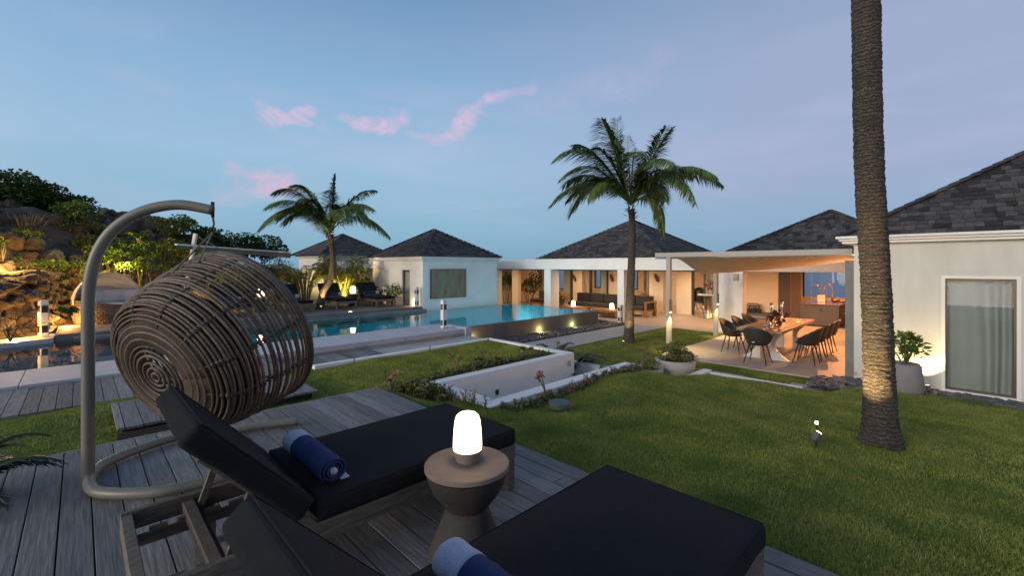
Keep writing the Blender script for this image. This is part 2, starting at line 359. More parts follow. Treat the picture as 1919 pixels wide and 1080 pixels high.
# ------------------------------------------------------------------ ground, sea
b_ = MB(); b_.add([(-6000,-6000,-40),(9000,-6000,-40),(9000,9000,-40),(-6000,9000,-40)], [(0,1,2,3)]); struct('sea', b_, SEA)
def grid(name, x0, x1, y0, y1, st, fn, m, smooth=True, skip=None):
    nx = int(round((x1-x0)/st))+1; ny = int(round((y1-y0)/st))+1
    xs = np.linspace(x0, x1, nx); ys = np.linspace(y0, y1, ny)
    vs = [(float(x), float(y), fn(float(x), float(y))) for y in ys for x in xs]
    fs = [(j*nx+i, j*nx+i+1, (j+1)*nx+i+1, (j+1)*nx+i) for j in range(ny-1) for i in range(nx-1) if not (skip and skip(xs[i]+st/2, ys[j]+st/2))]
    b = MB(); b.v = vs; b.f = fs; b.t = [.5]*len(fs)
    return struct(name, b, m, smooth=smooth)
def terr(x, y):
    dd = max(0, x-25, -14-x, y-36, -16-y)
    return -2.4 - 37.8*sm(dd/26)
grid('terrain', -44, 56, -44, 66, 2.0, terr, TERRM)
def low_noise(x, y): return .012*math.sin(x*2.1+1)*math.cos(y*1.7) + .008*math.sin(x*5.3)*math.sin(y*4.1+2)
def gh(x, y):
    n = low_noise(x, y)
    slope = -.035 - .075*max(0, x-2.65)
    if y > 7.5: return -2.0
    if x > 15.3: return -2.0
    if x < 2.60 and y < 5.03: return -.35
    if x < 2.66: return -.21 + n
    if y >= 5.1:
        if x < 6.55: return -.20 + .035*sm((x-2.6)/1.5) + n
        return -.735 + n*.5
    if 3.5 < x < 6.62 and y > 3.93: return -1.25
    if x >= 6.62 and y > 3.93: return -.735 + n*.5
    if x > 6.75 and y > 3.28:
        return -.735 + n*.5 + (slope+.735)*(1-sm((x-6.75)/.3))
    if x > 8.08 and y > 1.85: return -.735 + n*.5
    z = slope + n*1.3
    z += .12*math.exp(-((x-6.0)**2/1.5 + (y-3.4)**2/.6))
    z -= .09*sm((y-2.7)/.9)*sm((x-2.66)/.5)*(1-sm((x-4.0)/1.6))
    if x > 8.08: z += (-.735 - z)*sm((y-1.2)/.6)*sm((x-8.0)/.8)
    return max(z, -.56) if y < 1.2 else z
grid('lawn', -3.5, 15.3, -6.0, 7.5, .07, gh, LAWN, skip=lambda x, y: (x < 2.5 and y < 4.9) or (3.6 < x < 6.55 and 4.05 < y < 5.05) or (x > 10.4 and y < 5.0))
# grass blades standing on the turf
def blades(name, n, fn, hgt, wd, seed):
    g = np.random.default_rng(seed); pts = []
    while len(pts) < n:
        x, y = fn(g)
        if x is None: continue
        pts.append((x, y, gh(x, y)))
    p = np.array(pts); n = len(p); a = g.uniform(0, 2*np.pi, n); L = hgt*g.uniform(.5, 1.3, n); W = wd*g.uniform(.7, 1.3, n)*.5
    lx = g.normal(0, .55, n)*L; ly = g.normal(0, .55, n)*L
    v = np.empty((n, 3, 3)); dx = np.cos(a)*W; dy = np.sin(a)*W
    v[:, 0] = p + np.stack([dx, dy, np.full(n, -.005)], 1); v[:, 1] = p - np.stack([dx, dy, np.full(n, .005)], 1); v[:, 2] = p + np.stack([lx, ly, L], 1)
    me = bpy.data.meshes.new(name); me.vertices.add(3*n); me.vertices.foreach_set('co', v.reshape(-1)); me.loops.add(3*n); me.loops.foreach_set('vertex_index', np.arange(3*n, dtype=np.int32))
    me.polygons.add(n); me.polygons.foreach_set('loop_start', np.arange(0, 3*n, 3, dtype=np.int32)); me.polygons.foreach_set('loop_total', np.full(n, 3, dtype=np.int32)); me.update(calc_edges=True)
    at = me.attributes.new('tint', 'FLOAT', 'FACE'); at.data.foreach_set('value', g.random(n).astype(np.float32)); me.materials.append(BLADE)
    o = bpy.data.objects.new(name, me); COL.objects.link(o); return o
def near_pick(g):
    x = 2.66 + 6.6*g.random()**1.5; y = g.uniform(-3.2, 3.8)
    if y < -.75*x + 1.0 - 2.2: return None, None
    if x > 6.8 and y > 3.2: return None, None
    if x > 8.05 and y > 1.8: return None, None
    return x, y
def far_pick(g):
    r = g.random()
    if r < .45: return g.uniform(2.7, 6.4), g.uniform(5.3, 7.25)
    if r < .7: return g.uniform(6.9, 15.0), g.uniform(5.3, 7.3)
    if r < .85: return g.uniform(-2.4, 2.66), g.uniform(5.08, 7.3)
    return g.uniform(8.2, 10.2), g.uniform(1.9, 5.2)
tag(blades('lawn_grass', 420000, near_pick, .022, .0042, 3), 'short green turf grass on the sloping near lawn', 'grass', kind='stuff')
DRYB = mat('dry_grass_blade', (.36, .31, .13), .8, 4, .3, tint=.4); _b = BLADE; BLADE = DRYB
def dry_pick(g):
    x, y = near_pick(g)
    if x is None or math.sin(x*2.3+y*1.1)+math.sin(y*3.7-x*1.9)+g.normal(0, .9) < .9: return None, None
    return x, y
tag(blades('dry_grass', 26000, dry_pick, .020, .0045, 9), 'scattered straw coloured grass blades and clippings on the near lawn', 'grass', kind='stuff'); BLADE = _b
tag(blades('terrace_grass', 130000, far_pick, .026, .007, 4), 'short green turf grass on the raised bed and far lawns', 'grass', kind='stuff')

# ------------------------------------------------------------------ decks
def planks(b, x0, x1, y0, y1, z, along, wd=.1425, gap=.007, th=.028, mx=2.6):
    if along == 'y':
        x = x1
        while x > x0:
            xa = max(x-wd+gap, x0); y = y1; y -= rnd.uniform(.4, mx)*0
            cuts = [y1]; 
            while cuts[-1] > y0: cuts.append(cuts[-1]-rnd.uniform(1.6, mx+1.2))
            cuts[-1] = y0
            for a, c in zip(cuts, cuts[1:]):
                dz = rnd.uniform(-.0015, .0015); b.box(xa, c+.004, z-th+dz, x, a-.001, z+dz)
            x -= wd
    else:
        y = y0
        while y < y1:
            ya = min(y+wd-gap, y1); cuts = [x0]
            while cuts[-1] < x1: cuts.append(cuts[-1]+rnd.uniform(1.6, mx+1.2))
            cuts[-1] = x1
            for a, c in zip(cuts, cuts[1:]):
                dz = rnd.uniform(-.0015, .0015); b.box(a+.001, y, z-th+dz, c-.004, ya, z+dz)
            y += wd
b_ = MB(); planks(b_, -3.2, 2.475, -4.5, 5.0, 0, 'y')
b_.box(2.484, -4.5, -.028, 2.62, 5.0, .001); b_.box(-3.2, 5.007, -.028, 2.62, 5.045, 0.0)
o = struct('wooden_deck', b_, WOODX, bevel=.002, seg=1)
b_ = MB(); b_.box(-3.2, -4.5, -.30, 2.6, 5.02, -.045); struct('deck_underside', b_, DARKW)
step = thing('wooden_step', 'long low boarded step in the grass between the two decks', 'step', (.26, 5.78, -.22))
b_ = MB(); planks(b_, .26, 2.17, 5.74, 6.85, -.09, 'y', mx=9); b_.build('boards', WOODX, step, (.26, 5.78, -.22), bevel=.002, seg=1)
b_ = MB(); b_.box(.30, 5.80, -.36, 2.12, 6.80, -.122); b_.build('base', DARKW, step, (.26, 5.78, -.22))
b_ = MB(); b_.box(.262, 5.775, -.36, 1.0, 5.798, -.15); b_.build('fascia', WOODF, step, (.26, 5.78, -.22))
b_ = MB(); planks(b_, -6.0, 2.5, 7.46, 9.04, -.19, 'y', mx=9); planks(b_, 2.505, 4.45, 7.46, 9.04, -.30, 'y', mx=9); struct('poolside_deck', b_, WOODX, bevel=.002, seg=1)
b_ = MB(); b_.box(-6, 7.45, -.6, 4.44, 9.04, -.335); b_.box(4.46, 7.455, -.6, 7.24, 9.04, -.33); struct('concrete_strip', b_, CONC)
b_ = MB(); b_.box(4.6, 8.82, -.34, 7.1, 9.04, -.19); 
# far deck and steps
b_ = MB(); planks(b_, -.4, 9.5, 14.62, 19.2, -.10, 'x'); planks(b_, -.1, 9.5, 14.34, 14.60, -.17, 'x', wd=.13); struct('far_deck', b_, WOODY, bevel=.003, seg=1)
b_ = MB(); b_.box(-.4, 14.615, -.5, 9.5, 19.2, -.13); b_.box(-.1, 14.335, -.5, 9.5, 14.612, -.20); struct('far_deck_base', b_, mat('grey_fascia', (.20, .19, .18), .8, 4, .2, tint=.1))
# ------------------------------------------------------------------ pool
PZ = -.25
b_ = MB(); b_.add([(-9, 10.35, PZ), (7.24, 10.35, PZ), (7.24, 9.97, PZ), (14.28, 9.97, PZ), (14.28, 14.5, PZ), (-.05, 14.5, PZ), (-.4, 14.5, PZ), (-9, 14.5, PZ)], [(0,1,2,3,4,5,6,7)])
struct('pool_water', b_, WATER)
b_ = MB()
b_.add([(1.6,10.35,-1.65),(7.24,9.96,-1.65),(14.28,9.96,-1.65),(14.28,14.5,-1.65),(1.6,14.5,-1.65)], [(0,1,2,3,4)])
for a, c in (((1.6,10.349),(7.24,10.349)), ((7.245,9.985),(14.26,9.985)), ((14.27,9.97),(14.27,14.5)), ((14.28,14.49),(1.6,14.49)), ((1.6,14.5),(1.6,10.35)), ((7.242,10.35),(7.242,9.985))):
    b_.add([(*a,-1.65),(*c,-1.65),(*c,-.262),(*a,-.262)], [(0,1,2,3)])
struct('pool_basin', b_, TILE)
b_ = MB(); b_.box(-9, 10.35, -.55, 1.6, 14.5, -.42); struct('shallow_pool_floor', b_, TILEG)
b_ = MB(); x = -9.0
while x < 7.2:
    x2 = min(x+1.2, 7.24); b_.box(x+.003, 9.05, -.27, x2-.003, 10.345, -.15); x = x2
struct('pool_coping', b_, COPE, bevel=.008)
b_ = MB(); b_.box(-9, 9.10, -1.7, 7.235, 10.34, -.275); struct('pool_edge_footing', b_, COPE)
b_ = MB(); b_.prism([(-9, 13.3), (-2.2, 13.75), (-.42, 14.42), (-.42, 15.4), (-1.1, 15.0), (-2.6, 14.4), (-9, 14.1)], -.5, -.15); struct('far_coping', b_, COPE)
wl = thing('pool_wall', 'low grey infinity edge wall holding back the pool water', 'wall', (10.8, 9.9, -.8))
b_ = MB(); b_.box(7.36, 9.86, -1.2, 14.38, 9.965, -.262); b_.box(14.29, 9.966, -1.2, 14.38, 14.6, -.262); b_.build('face', DCONC, wl, (10.8, 9.9, -.8), bevel=.01)
b_ = MB(); b_.box(7.16, 9.0, -1.2, 7.355, 9.97, -.13); b_.build('end_pier', COPE, wl, (10.8, 9.9, -.8), bevel=.008)
for x, y in ((3.0, 14.42), (5.4, 14.42), (8.2, 14.42), (11.5, 14.42), (13.4, 14.42)):
    lamp('AREA', (x, y, -.85), 36, (.40, .88, 1.0), .35, (x, 10.5, -1.25), name='pool_light')
for x in (9.0, 12.0): lamp('AREA', (x, 10.05, -.8), 20, (.45, .9, 1.0), .3, (x, 14, -1.3), name='pool_light')
# gravel, path, terrace
def gravel(name, n, fn, zf, s0, s1, m, label, seed, flat=.5):
    g = random.Random(seed); b = MB()
    for i in range(n):
        x, y = fn(g); z = zf(x, y); s = g.uniform(s0, s1); ax = g.uniform(.6, 1.2)*s; ay = g.uniform(.6, 1.0)*s; az_ = s*flat*g.uniform(.5, 1.2)
        a = g.uniform(0, 6.28); c, sn = math.cos(a), math.sin(a); tx, ty = g.uniform(-.35, .35), g.uniform(-.35, .35)
        vs = []
        for (u, v, w_) in ((-1,-.6,-1),(-.2,-1,-1),(1,-.5,-1),(.8,.7,-1),(-.5,1,-1),(-.8,-.5,1),(-.1,-.8,1),(.8,-.4,1),(.6,.6,1),(-.4,.8,1)):
            px, py, pz = u*ax, v*ay, w_*az_*.5; X = px*c-py*sn; Y = px*sn+py*c; vs.append((x+X, y+Y, z+pz+X*tx+Y*ty+az_*.4))
        b.add(vs, [(0,4,3,2,1),(5,6,7,8,9),(0,1,6,5),(1,2,7,6),(2,3,8,7),(3,4,9,8),(4,0,5,9)], g.random())
    return tag(b.build(name, m), label, 'gravel', kind='stuff')
b_ = MB(); b_.box(6.65, 8.7, -.95, 15.09, 9.855, -.75); struct('gravel_bed', b_, SOIL)
gravel('gravel', 2600, lambda g: (g.uniform(7.4, 15.0), g.uniform(8.95, 9.85)) if g.random() < .75 else (g.uniform(14.4, 15.05), g.uniform(9.2, 14.4)), lambda x, y: -.74, .02, .055, SLATE, 'dark slate chips along the foot of the grey pool wall', 5)
b_ = MB(); b_.box(14.385, 9.86, -.95, 15.09, 19, -.75); struct('gravel_strip', b_, SOIL)
b_ = MB()
for i in range(7): b_.box(6.66+i*1.206, 7.46, -.9, 6.66+i*1.206+1.2, 8.72, -.715)
struct('concrete_path', b_, CONC, bevel=.006)
b_ = MB()
b_.box(15.1, -1.0, -.9, 25.0, 22.0, -.70)
struct('terrace_floor', b_, TERR)
b_ = MB()
for i in range(4):
    for j in range(3): b_.box(10.3+i*1.2+.003, 1.35+j*1.29+.003, -.9, 10.3+(i+1)*1.2-.003, 1.35+(j+1)*1.29-.003, -.70)
struct('dining_terrace', b_, TERR)
# lawn kerbs and the sunken well
T = -.13
wk = thing('light_well', 'white walled sunken light well edged with a flat kerb', 'planter wall', (4.9, 4.5, -1.2)); wo_ = (4.9, 4.5, -1.2)
b_ = MB(); b_.box(3.61, 5.07, -1.3, 6.62, 5.24, T); b_.build('far_wall', WHITE, wk, wo_, bevel=.006)
b_ = MB(); b_.box(3.41, 3.83, -1.3, 6.66, 4.03, T-.02); b_.build('near_kerb', WHITE, wk, wo_, bevel=.006)
b_ = MB(); b_.box(3.41, 4.033, -1.3, 3.61, 5.24, T-.004); b_.build('side_kerb', WHITE, wk, wo_, bevel=.006)
b_ = MB(); b_.box(7.22, 4.5, -1.3, 7.36, 5.9, -.47); b_.build('end_kerb', WHITE, wk, wo_, bevel=.006)
b_ = MB(); b_.box(3.6, 4.035, -1.3, 7.2, 5.065, -1.22); b_.build('floor', CONC, wk, wo_)
b_ = MB(); b_.box(6.42, 5.055, -.36, 6.50, 5.068, -.26); b_.build('socket', mat('beige_plate', (.42, .36, .30), .5), wk, wo_)
b_ = MB(); b_.box(4.62, 5.055, -.52, 4.68, 5.068, -.44); b_.build('switch_plate', BLK, wk, wo_)
bk = thing('bed_kerb', 'white kerb round the raised lawn bed beside the pool deck', 'kerb', (4.5, 7.4, -.3))
b_ = MB(); b_.box(2.72, 7.33, -.9, 6.62, 7.45, T); b_.build('long_kerb', WHITE, bk, (4.5, 7.4, -.3), bevel=.006)
b_ = MB(); b_.box(6.50, 5.243, -.9, 6.62, 7.327, T); b_.build('side_kerb', WHITE, bk, (4.5, 7.4, -.3), bevel=.006)
lk = thing('lawn_kerb', 'angled white kerb holding the near lawn above the stone bowls', 'kerb', (7.6, 3.2, -.6))
b_ = MB(); b_.box(6.82, 3.17, -.9, 8.22, 3.32, -.40); b_.build('short_kerb', WHITE, lk, (7.6, 3.2, -.6), bevel=.006)
b_ = MB(); b_.box(8.10, 1.75, -.9, 8.22, 3.167, -.43); b_.build('long_kerb', WHITE, lk, (7.6, 3.2, -.6), bevel=.006)
b_ = MB(); b_.box(7.37, 3.6, -.9, 8.3, 5.6, -.69); struct('paved_walk', b_, CONC, bevel=.006)
# stepping pads in the lawn strip
for i, (x, y) in enumerate(((9.25, 4.35), (9.35, 3.35), (9.45, 1.95))):
    b_ = MB(); b_.box(x-.22, y-.3, -.8, x+.22, y+.3, -.722); tag(b_.build('paving_slab', CONC, None, (x, y, -.8), bevel=.01), ['flat slab set in grass nearest the stone bowls', 'flat slab set in grass below the middle of the white kerb', 'flat slab set in grass nearest the slate bed'][i], 'paving slab')
# ------------------------------------------------------------------ roofs & buildings
def roof(parent, off, x0, x1, y0, y1, ze, za, course=.17, sw=.16, seed=1, ridge=None):
    g = random.Random(seed); cx, cy = (x0+x1)/2, (y0+y1)/2; ap = Vector((cx, cy, za)); b = MB()
    cs = [Vector((x0,y0,ze)), Vector((x1,y0,ze)), Vector((x1,y1,ze)), Vector((x0,y1,ze))]
    for k in range(4):
        a, c = cs[k], cs[(k+1) % 4]; mid = (a+c)/2; up = ap-mid; L = up.length; un = up/L; al = (c-a).normalized(); nrm = al.cross(un).normalized(); W = (c-a).length
        n = int(L/course)
        for i in range(n):
            v0 = i*course; v1 = v0+course*1.25
            h0 = W/2*(1-v0/L); h1 = W/2*(1-min(v1, L)/L); u = -h0 + g.uniform(-sw, 0)
            while u < h0:
                w1 = sw*g.uniform(.55, 1.35); ua, ub = max(u, -h0), min(u+w1-.006, h0); u += w1
                if ub-ua < .02: continue
                jit = g.uniform(-.012, .012)
                ta, tb = max(ua, -h1), min(ub, h1)
                if tb <= ta: ta = tb = (ua+ub)/2 if abs((ua+ub)/2) < h1 else math.copysign(h1, ua+ub)
                lift = .022+g.uniform(0, .008)
                p0 = mid+al*ua+un*(v0+jit)+nrm*lift; p1 = mid+al*ub+un*(v0+jit)+nrm*lift
                p2 = mid+al*tb+un*min(v1, L)+nrm*.002; p3 = mid+al*ta+un*min(v1, L)+nrm*.002
                b.add([p0, p1, p2, p3, p0-nrm*.02, p1-nrm*.02], [(0,1,2,3),(4,5,1,0)], g.random())
    r = b.build('roof', SHING, parent, off)
    b = MB(); b.add(cs+[ap], [(0,1,4),(1,2,4),(2,3,4),(3,0,4),(3,2,1,0)]); 
    b.v = [(x, y, z-.004) for x, y, z in b.v]; b.build('roof_deck', DARKW, r, off)
    b = MB()
    for q in cs:
        n = int((ap-q).length/.22)
        for i in range(n):
            s_ = q.lerp(ap, i/n); e_ = q.lerp(ap, min(1, (i+1.25)/n)); b.bar(s_+Vector((0,0,.045)), e_+Vector((0,0,.028)), .16, .02, tint=g.random())
    h = b.build('hip_shingles', SHING, r, off)
def eave(parent, off, x0, x1, y0, y1, z0, z1, name='fascia', out=.05):
    b = MB(); t_ = .06
    for i, (za, zb, o_) in enumerate(((z0, z0+(z1-z0)*.45, 0), (z0+(z1-z0)*.45, z1, out))):
        b.box(x0-o_, y0-o_, za, x1+o_, y0-o_+t_, zb); b.box(x0-o_, y1+o_-t_, za, x1+o_, y1+o_, zb)
        b.box(x0-o_, y0-o_+t_, za, x0-o_+t_, y1+o_-t_, zb); b.box(x1+o_-t_, y0-o_+t_, za, x1+o_, y1+o_-t_, zb)
    return b.build(name, WHITE, parent, off)
def wallX(b, X, t_, y0, y1, z0, z1, holes):
    """wall on plane X (thickness to +X) with rectangular holes [(ya,yb,za,zb)] sorted in y"""
    y = y0
    for ya, yb, za, zb in holes:
        if ya > y: b.box(X, y, z0, X+t_, ya, z1)
        if za > z0: b.box(X, ya, z0, X+t_, yb, za)
        if zb < z1: b.box(X, ya, zb, X+t_, yb, z1)
        y = yb
    if y < y1: b.box(X, y, z0, X+t_, y1, z1)
# --- guest house with the wall painting
O = (11.45, 16.65, -.7); gh_ = thing('guest_house', 'small white house with pyramid shingle roof and a painting on its wall', 'house', O)
b_ = MB(); wallX(b_, 9.5, .2, 14.6, 18.7, -.7, 1.72, [(15.55, 16.15, -.12, 1.32), (17.25, 17.6, -.1, 1.32)])
b_.box(9.7, 14.6, -.7, 13.4, 14.8, 1.72); b_.box(13.2, 14.8, -.7, 13.4, 18.7, 1.72); b_.box(9.7, 18.5, -.7, 13.2, 18.7, 1.72); b_.build('wall', WHITE, gh_, O)
eave(gh_, O, 9.42, 13.48, 14.52, 18.78, 1.72, 1.86)
roof(gh_, O, 9.32, 13.58, 14.42, 18.88, 1.86, 3.13, seed=2)
f = MB(); f.box(9.56, 15.55, -.12, 9.60, 15.60, 1.32).box(9.56, 16.10, -.12, 9.60, 16.15, 1.32).box(9.56, 15.6, 1.27, 9.60, 16.1, 1.32); wf = f.build('window', BRONZE, gh_, O)
f = MB()
for i in range(9): f.tube([(9.66+.02*(i % 2), 15.62+i*.06, -.1), (9.66+.02*(i % 2), 15.62+i*.06, 1.28)], .032, 8)
f.build('curtain', CURT, wf, O)
f = MB(); f.box(9.50, 17.25, -.1, 9.56, 17.6, 1.32); dr = f.build('door', WHITE2, gh_, O)
b_ = MB(); b_.box(9.835, 14.545, .19, 11.60, 14.598, 1.36); pf = b_.build('picture_frame', FRAMED, gh_, O)
b_ = MB(); b_.box(9.86, 14.538, .215, 11.575, 14.546, 1.335); b_.build('canvas', PAINT, pf, O)
b_ = MB(); b_.box(12.95, 14.50, .85, 13.05, 14.6, 1.05)
# porch joining the houses
O = (9.6, 19.9, -.1); pc = thing('white_porch', 'flat white porch with a shaded recess left of the guest house', 'porch', O)
b_ = MB(); b_.box(9.32, 17.7, 1.38, 9.55, 23.0, 1.70); b_.box(9.56, 18.9, 1.6, 11.2, 23, 1.69); b_.build('beam', WHITE, pc, O)
b_ = MB(); b_.box(11.0, 18.75, -.3, 11.2, 23, 1.59); b_.build('back_wall', WHITE, pc, O)
b_ = MB(); b_.box(9.36, 20.9, -.3, 9.5, 21.1, 1.379); b_.build('post', WHITE, pc, O)
# --- far-left house behind the palms
O = (11.5, 26.5, -.7); fh = thing('far_house', 'white house with shingle roof behind the palms, farthest on the left', 'house', O)
b_ = MB(); b_.box(9.6, 24.6, -.7, 13.4, 28.4, 1.95); b_.build('wall', WHITE, fh, O)
eave(fh, O, 9.5, 13.5, 24.5, 28.5, 1.95, 2.1); roof(fh, O, 9.2, 13.8, 24.2, 28.8, 2.1, 3.42, seed=3)
O = (6.9, 20.6, -.1); gw = thing('garden_wall', 'white wall end standing left of the areca palms', 'wall', O)
b_ = MB(); b_.box(6.55, 20.2, -.3, 9.3, 20.45, 1.35); b_.build('wall', WHITE, gw, O, bevel=.01); b_ = MB(); b_.box(5.5, 21.4, -.3, 6.6, 21.6, 1.55); b_.build('side_wall', WHITE, gw, O, bevel=.01)
# --- pavilion
O = (18, 11.3, -.7); pv = thing('pavilion', 'long open white pavilion with columns and a large pyramid shingle roof', 'pavilion', O)
b_ = MB(); b_.box(15.1, 4.86, 1.33, 15.45, 19.0, 1.74); b_.build('beam', WHITE, pv, O, bevel=.008)
for ya, yb, dp in ((18.33, 18.76, .55), (16.73, 17.14, .6), (12.89, 13.28, .6), (9.16, 9.45, .3), (4.86, 5.60, .35)):
    b_ = MB(); b_.box(15.1, ya, -.72, 15.1+dp, yb, 1.328); b_.build('column', WHITE, pv, O, bevel=.008)
b_ = MB(); b_.box(15.46, 4.86, 1.335, 20.0, 19.0, 1.42); b_.build('ceiling', CEIL, pv, O)
b_ = MB(); b_.box(15.2, 7.9, 1.745, 22.7, 14.6, 1.80); b_.build('roof_plate', WHITE, pv, O)
roof(pv, O, 16.0, 22.7, 7.93, 14.63, 1.80, 3.73, seed=4)
XB = 19.4
def seg(xa, xb, X): return (YX(xb, X), YX(xa, X))      # y-interval seen between two columns
piers = [(1090, 1074), (1159, 1141), (1300, 1216)]
b_ = MB()
for xa, xb in ((1074, 1091), (1141, 1160), (1217, 1243), (1268, 1296)):
    y0, y1 = seg(xa, xb, XB); b_.box(XB, y0, -.699, XB+.25, y1, 1.334); b_.build('inner_wall', CREAM, pv, O); b_ = MB()
y0, y1 = seg(960, 971, 17.6); b_.box(17.6, y0, -.699, 17.85, y1, 1.334); b_.build('inner_wall', CREAM, pv, O); b_ = MB()
y0, y1 = seg(1010, 1019.5, XB); b_.box(XB, y0, -.699, XB+.25, y1, 1.334)
b_.build('inner_wall', CREAM, pv, O)
b_ = MB()
XF = 23.2; holes = []
for xa, xb, za, zb in ((1183, 1196, .1, 1.5), (1115, 1127.5, .1, 1.5), (1046, 1066, -.1, 1.5), (975, 1007, -.3, 1.5), (936, 958, -.6, 1.5)):
    y0, y1 = seg(xa, xb, XF); holes.append((y0, y1, za, zb))
b2 = MB(); wallX(b2, XF, .2, 5.05, 21.5, -.7, 1.9, holes); b2.build('back_wall', CREAM, pv, O)
b2 = MB(); b2.box(20.02, 4.4, 1.55, XF, 21.5, 1.65); b2.build('lounge_ceiling', CEIL, pv, O)
b2 = MB(); b2.box(15.7, 19.0, -.7, 23.2, 19.2, 1.334); b2.build('end_wall', CREAM, pv, O)
for y0, y1, za, zb in holes:
    f = MB(); t_ = .05
    f.box(XF-.03, y0, za, XF+.0, y0+t_, zb); f.box(XF-.03, y1-t_, za, XF, y1, zb); f.box(XF-.03, y0+t_, za, XF, y1-t_, za+t_)
    wn = f.build('window', FRAMED, pv, O); f = MB(); f.box(XF+.05, y0, za, XF+.056, y1, zb); f.build('pane', GLASS, wn, O)
for xa, xb in ((1042.5, 1046), (1068, 1072), (1104, 1108), (1136, 1141), (1206, 1210), (1296, 1300), (1318, 1321)):
    y0, y1 = seg(xa, xb, XB); f = MB(); f.box(XB+.05, y0, -.69, XB+.12, y1, 1.33); f.build('door_frame', FRAMED, pv, O)
for xa, xb in ((1057, 1068), (1100, 1104), (1127, 1136), (1210, 1216), (1321, 1336)):
    y0, y1 = seg(xa, xb, XB+.3); f = MB(); f.box(XB+.3, y0, -.1, XB+.34, y1, 1.32); f.build('louvre_panel', CURT, pv, O)
f = MB(); y0, y1 = seg(1050, 1150, XB); f.box(15.47, 9.5, 1.29, 15.5, 12.85, 1.325); f.box(15.47, 5.7, 1.29, 15.5, 9.1, 1.325); f.box(15.47, 13.3, 1.29, 15.5, 16.7, 1.325); f.build('head_track', FRAMED, pv, O)
f = MB(); y0, y1 = seg(1146, 1159, XB); 
# --- dining pavilion
O = (18, 3.2, -.7); dp = thing('dining_pavilion', 'dining pavilion with shingle roof and open kitchen behind the long table', 'pavilion', O)
roof(dp, O, 16.45, 22.25, .38, 6.18, 1.85, 3.49, seed=5)
b_ = MB(); b_.box(15.1, 0.9, 1.31, 15.35, 4.855, 1.75); b_.box(15.36, -.5, 1.36, 22.6, 4.855, 1.44); b_.box(20.0, 4.86, 1.425, 22.6, 7.2, 1.50); b_.build('ceiling', CEIL, dp, O)
b_ = MB(); b_.box(15.6, -.3, 1.76, 23, 6.3, 1.84); b_.build('roof_plate', WHITE, dp, O)
XK = 20.3
yw0, yw1 = YX(1459, XK), YX(1370, XK)
b_ = MB(); b_.box(XK, yw0, -.699, XK+.2, yw1, 1.40); b_.build('kitchen_wall', CREAM, dp, O)
XW = 22.0; ya, yb = seg(1500, 1505.5, XW); yc = YX(1592, XW)
b_ = MB(); wallX(b_, XW, .2, -.5, 6.2, -.699, 1.36, [(yc, ya, .18, 1.27)]); b_.build('window_wall', CREAM, dp, O)
b_ = MB(); b_.box(15.36, -.5, -.7, 22.6, -.3, 1.36); b_.build('side_wall', CREAM, dp, O)
b_ = MB(); ya, yb = seg(1460, 1481, XK); b_.box(XK-.03, ya, -.699, XK+.02, yb, 1.35); b_.build('sliding_panel', DPANEL, dp, O)
b_ = MB(); ya, yb = seg(1483, 1500, XK); b_.box(XK+.03, ya, -.699, XK+.08, yb, 1.35); b_.build('sliding_panel', mat('brown_wood_panel', (.13, .07, .035), .5, 8, .3, stretch=(6, 6, .6)), dp, O)
ya, yb = seg(1505.5, 1592, XW); f = MB(); f.box(XW-.02, yb-.05, .18, XW+.02, yb, 1.27).box(XW-.02, ya, 1.22, XW+.02, yb-.05, 1.27); wn = f.build('window', FRAMED, dp, O)
f = MB(); f.box(XW+.1, ya, .18, XW+.106, yb, 1.27); f.build('pane', GLASS, wn, O)
f = MB(); f.box(15.02, 4.98, 1.02, 15.098, 5.14, 1.24); tag(f.build('wall_lamp', POTW, None, (15.05, 5.06, 1.1), bevel=.01), 'grey box wall lamp on the white column beside the dining area', 'wall lamp')
b_ = MB(); b_.box(10.3, 1.36, -.72, 10.62, 1.52, 1.60); tag(b_.build('concrete_pillar', mat('raw_concrete', (.22, .22, .20), .85, 3, .3, bump=.2, bscale=20), None, (10.4, 1.45, -.7), bevel=.008), 'raw grey concrete pillar between the dining terrace and the right house', 'pillar')
# --- right house
O = (12, -1.5, -.6); rh = thing('right_house', 'white house on the right with dark shingle roof and a curtained window', 'house', O)
hx = 10.1; wz0, wz1 = -.52, 1.29; wy0, wy1 = -.60, .17
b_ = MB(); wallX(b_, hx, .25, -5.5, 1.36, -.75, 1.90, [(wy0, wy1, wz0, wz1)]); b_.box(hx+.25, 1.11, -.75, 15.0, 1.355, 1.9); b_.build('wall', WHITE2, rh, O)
b_ = MB(); t_ = .045
for (a, c, z0, z1) in ((wy0-t_, wy0, wz0-t_, wz1+t_), (wy1, wy1+t_, wz0-t_, wz1+t_), (wy0, wy1, wz1, wz1+t_), (wy0, wy1, wz0-t_, wz0)): b_.box(hx-.018, a, z0, hx-.001, c, z1)
b_.build('window_surround', WHITE, rh, O)
f = MB()
for (a, c, z0, z1) in ((wy0, wy0+.025, wz0, wz1), (wy1-.025, wy1, wz0, wz1), (wy0+.025, wy1-.025, wz1-.03, wz1), (wy0+.025, wy1-.025, wz0, wz0+.03)): f.box(hx+.05, a, z0, hx+.08, c, z1)
wn = f.build('window', BRONZE, rh, O); f = MB(); f.box(hx+.06, wy0+.02, wz0+.02, hx+.066, wy1-.02, wz1-.02); f.build('pane', GLASS, wn, O)
cv = MB(); nx_, nz_ = 90, 10; vs = []; fs = []
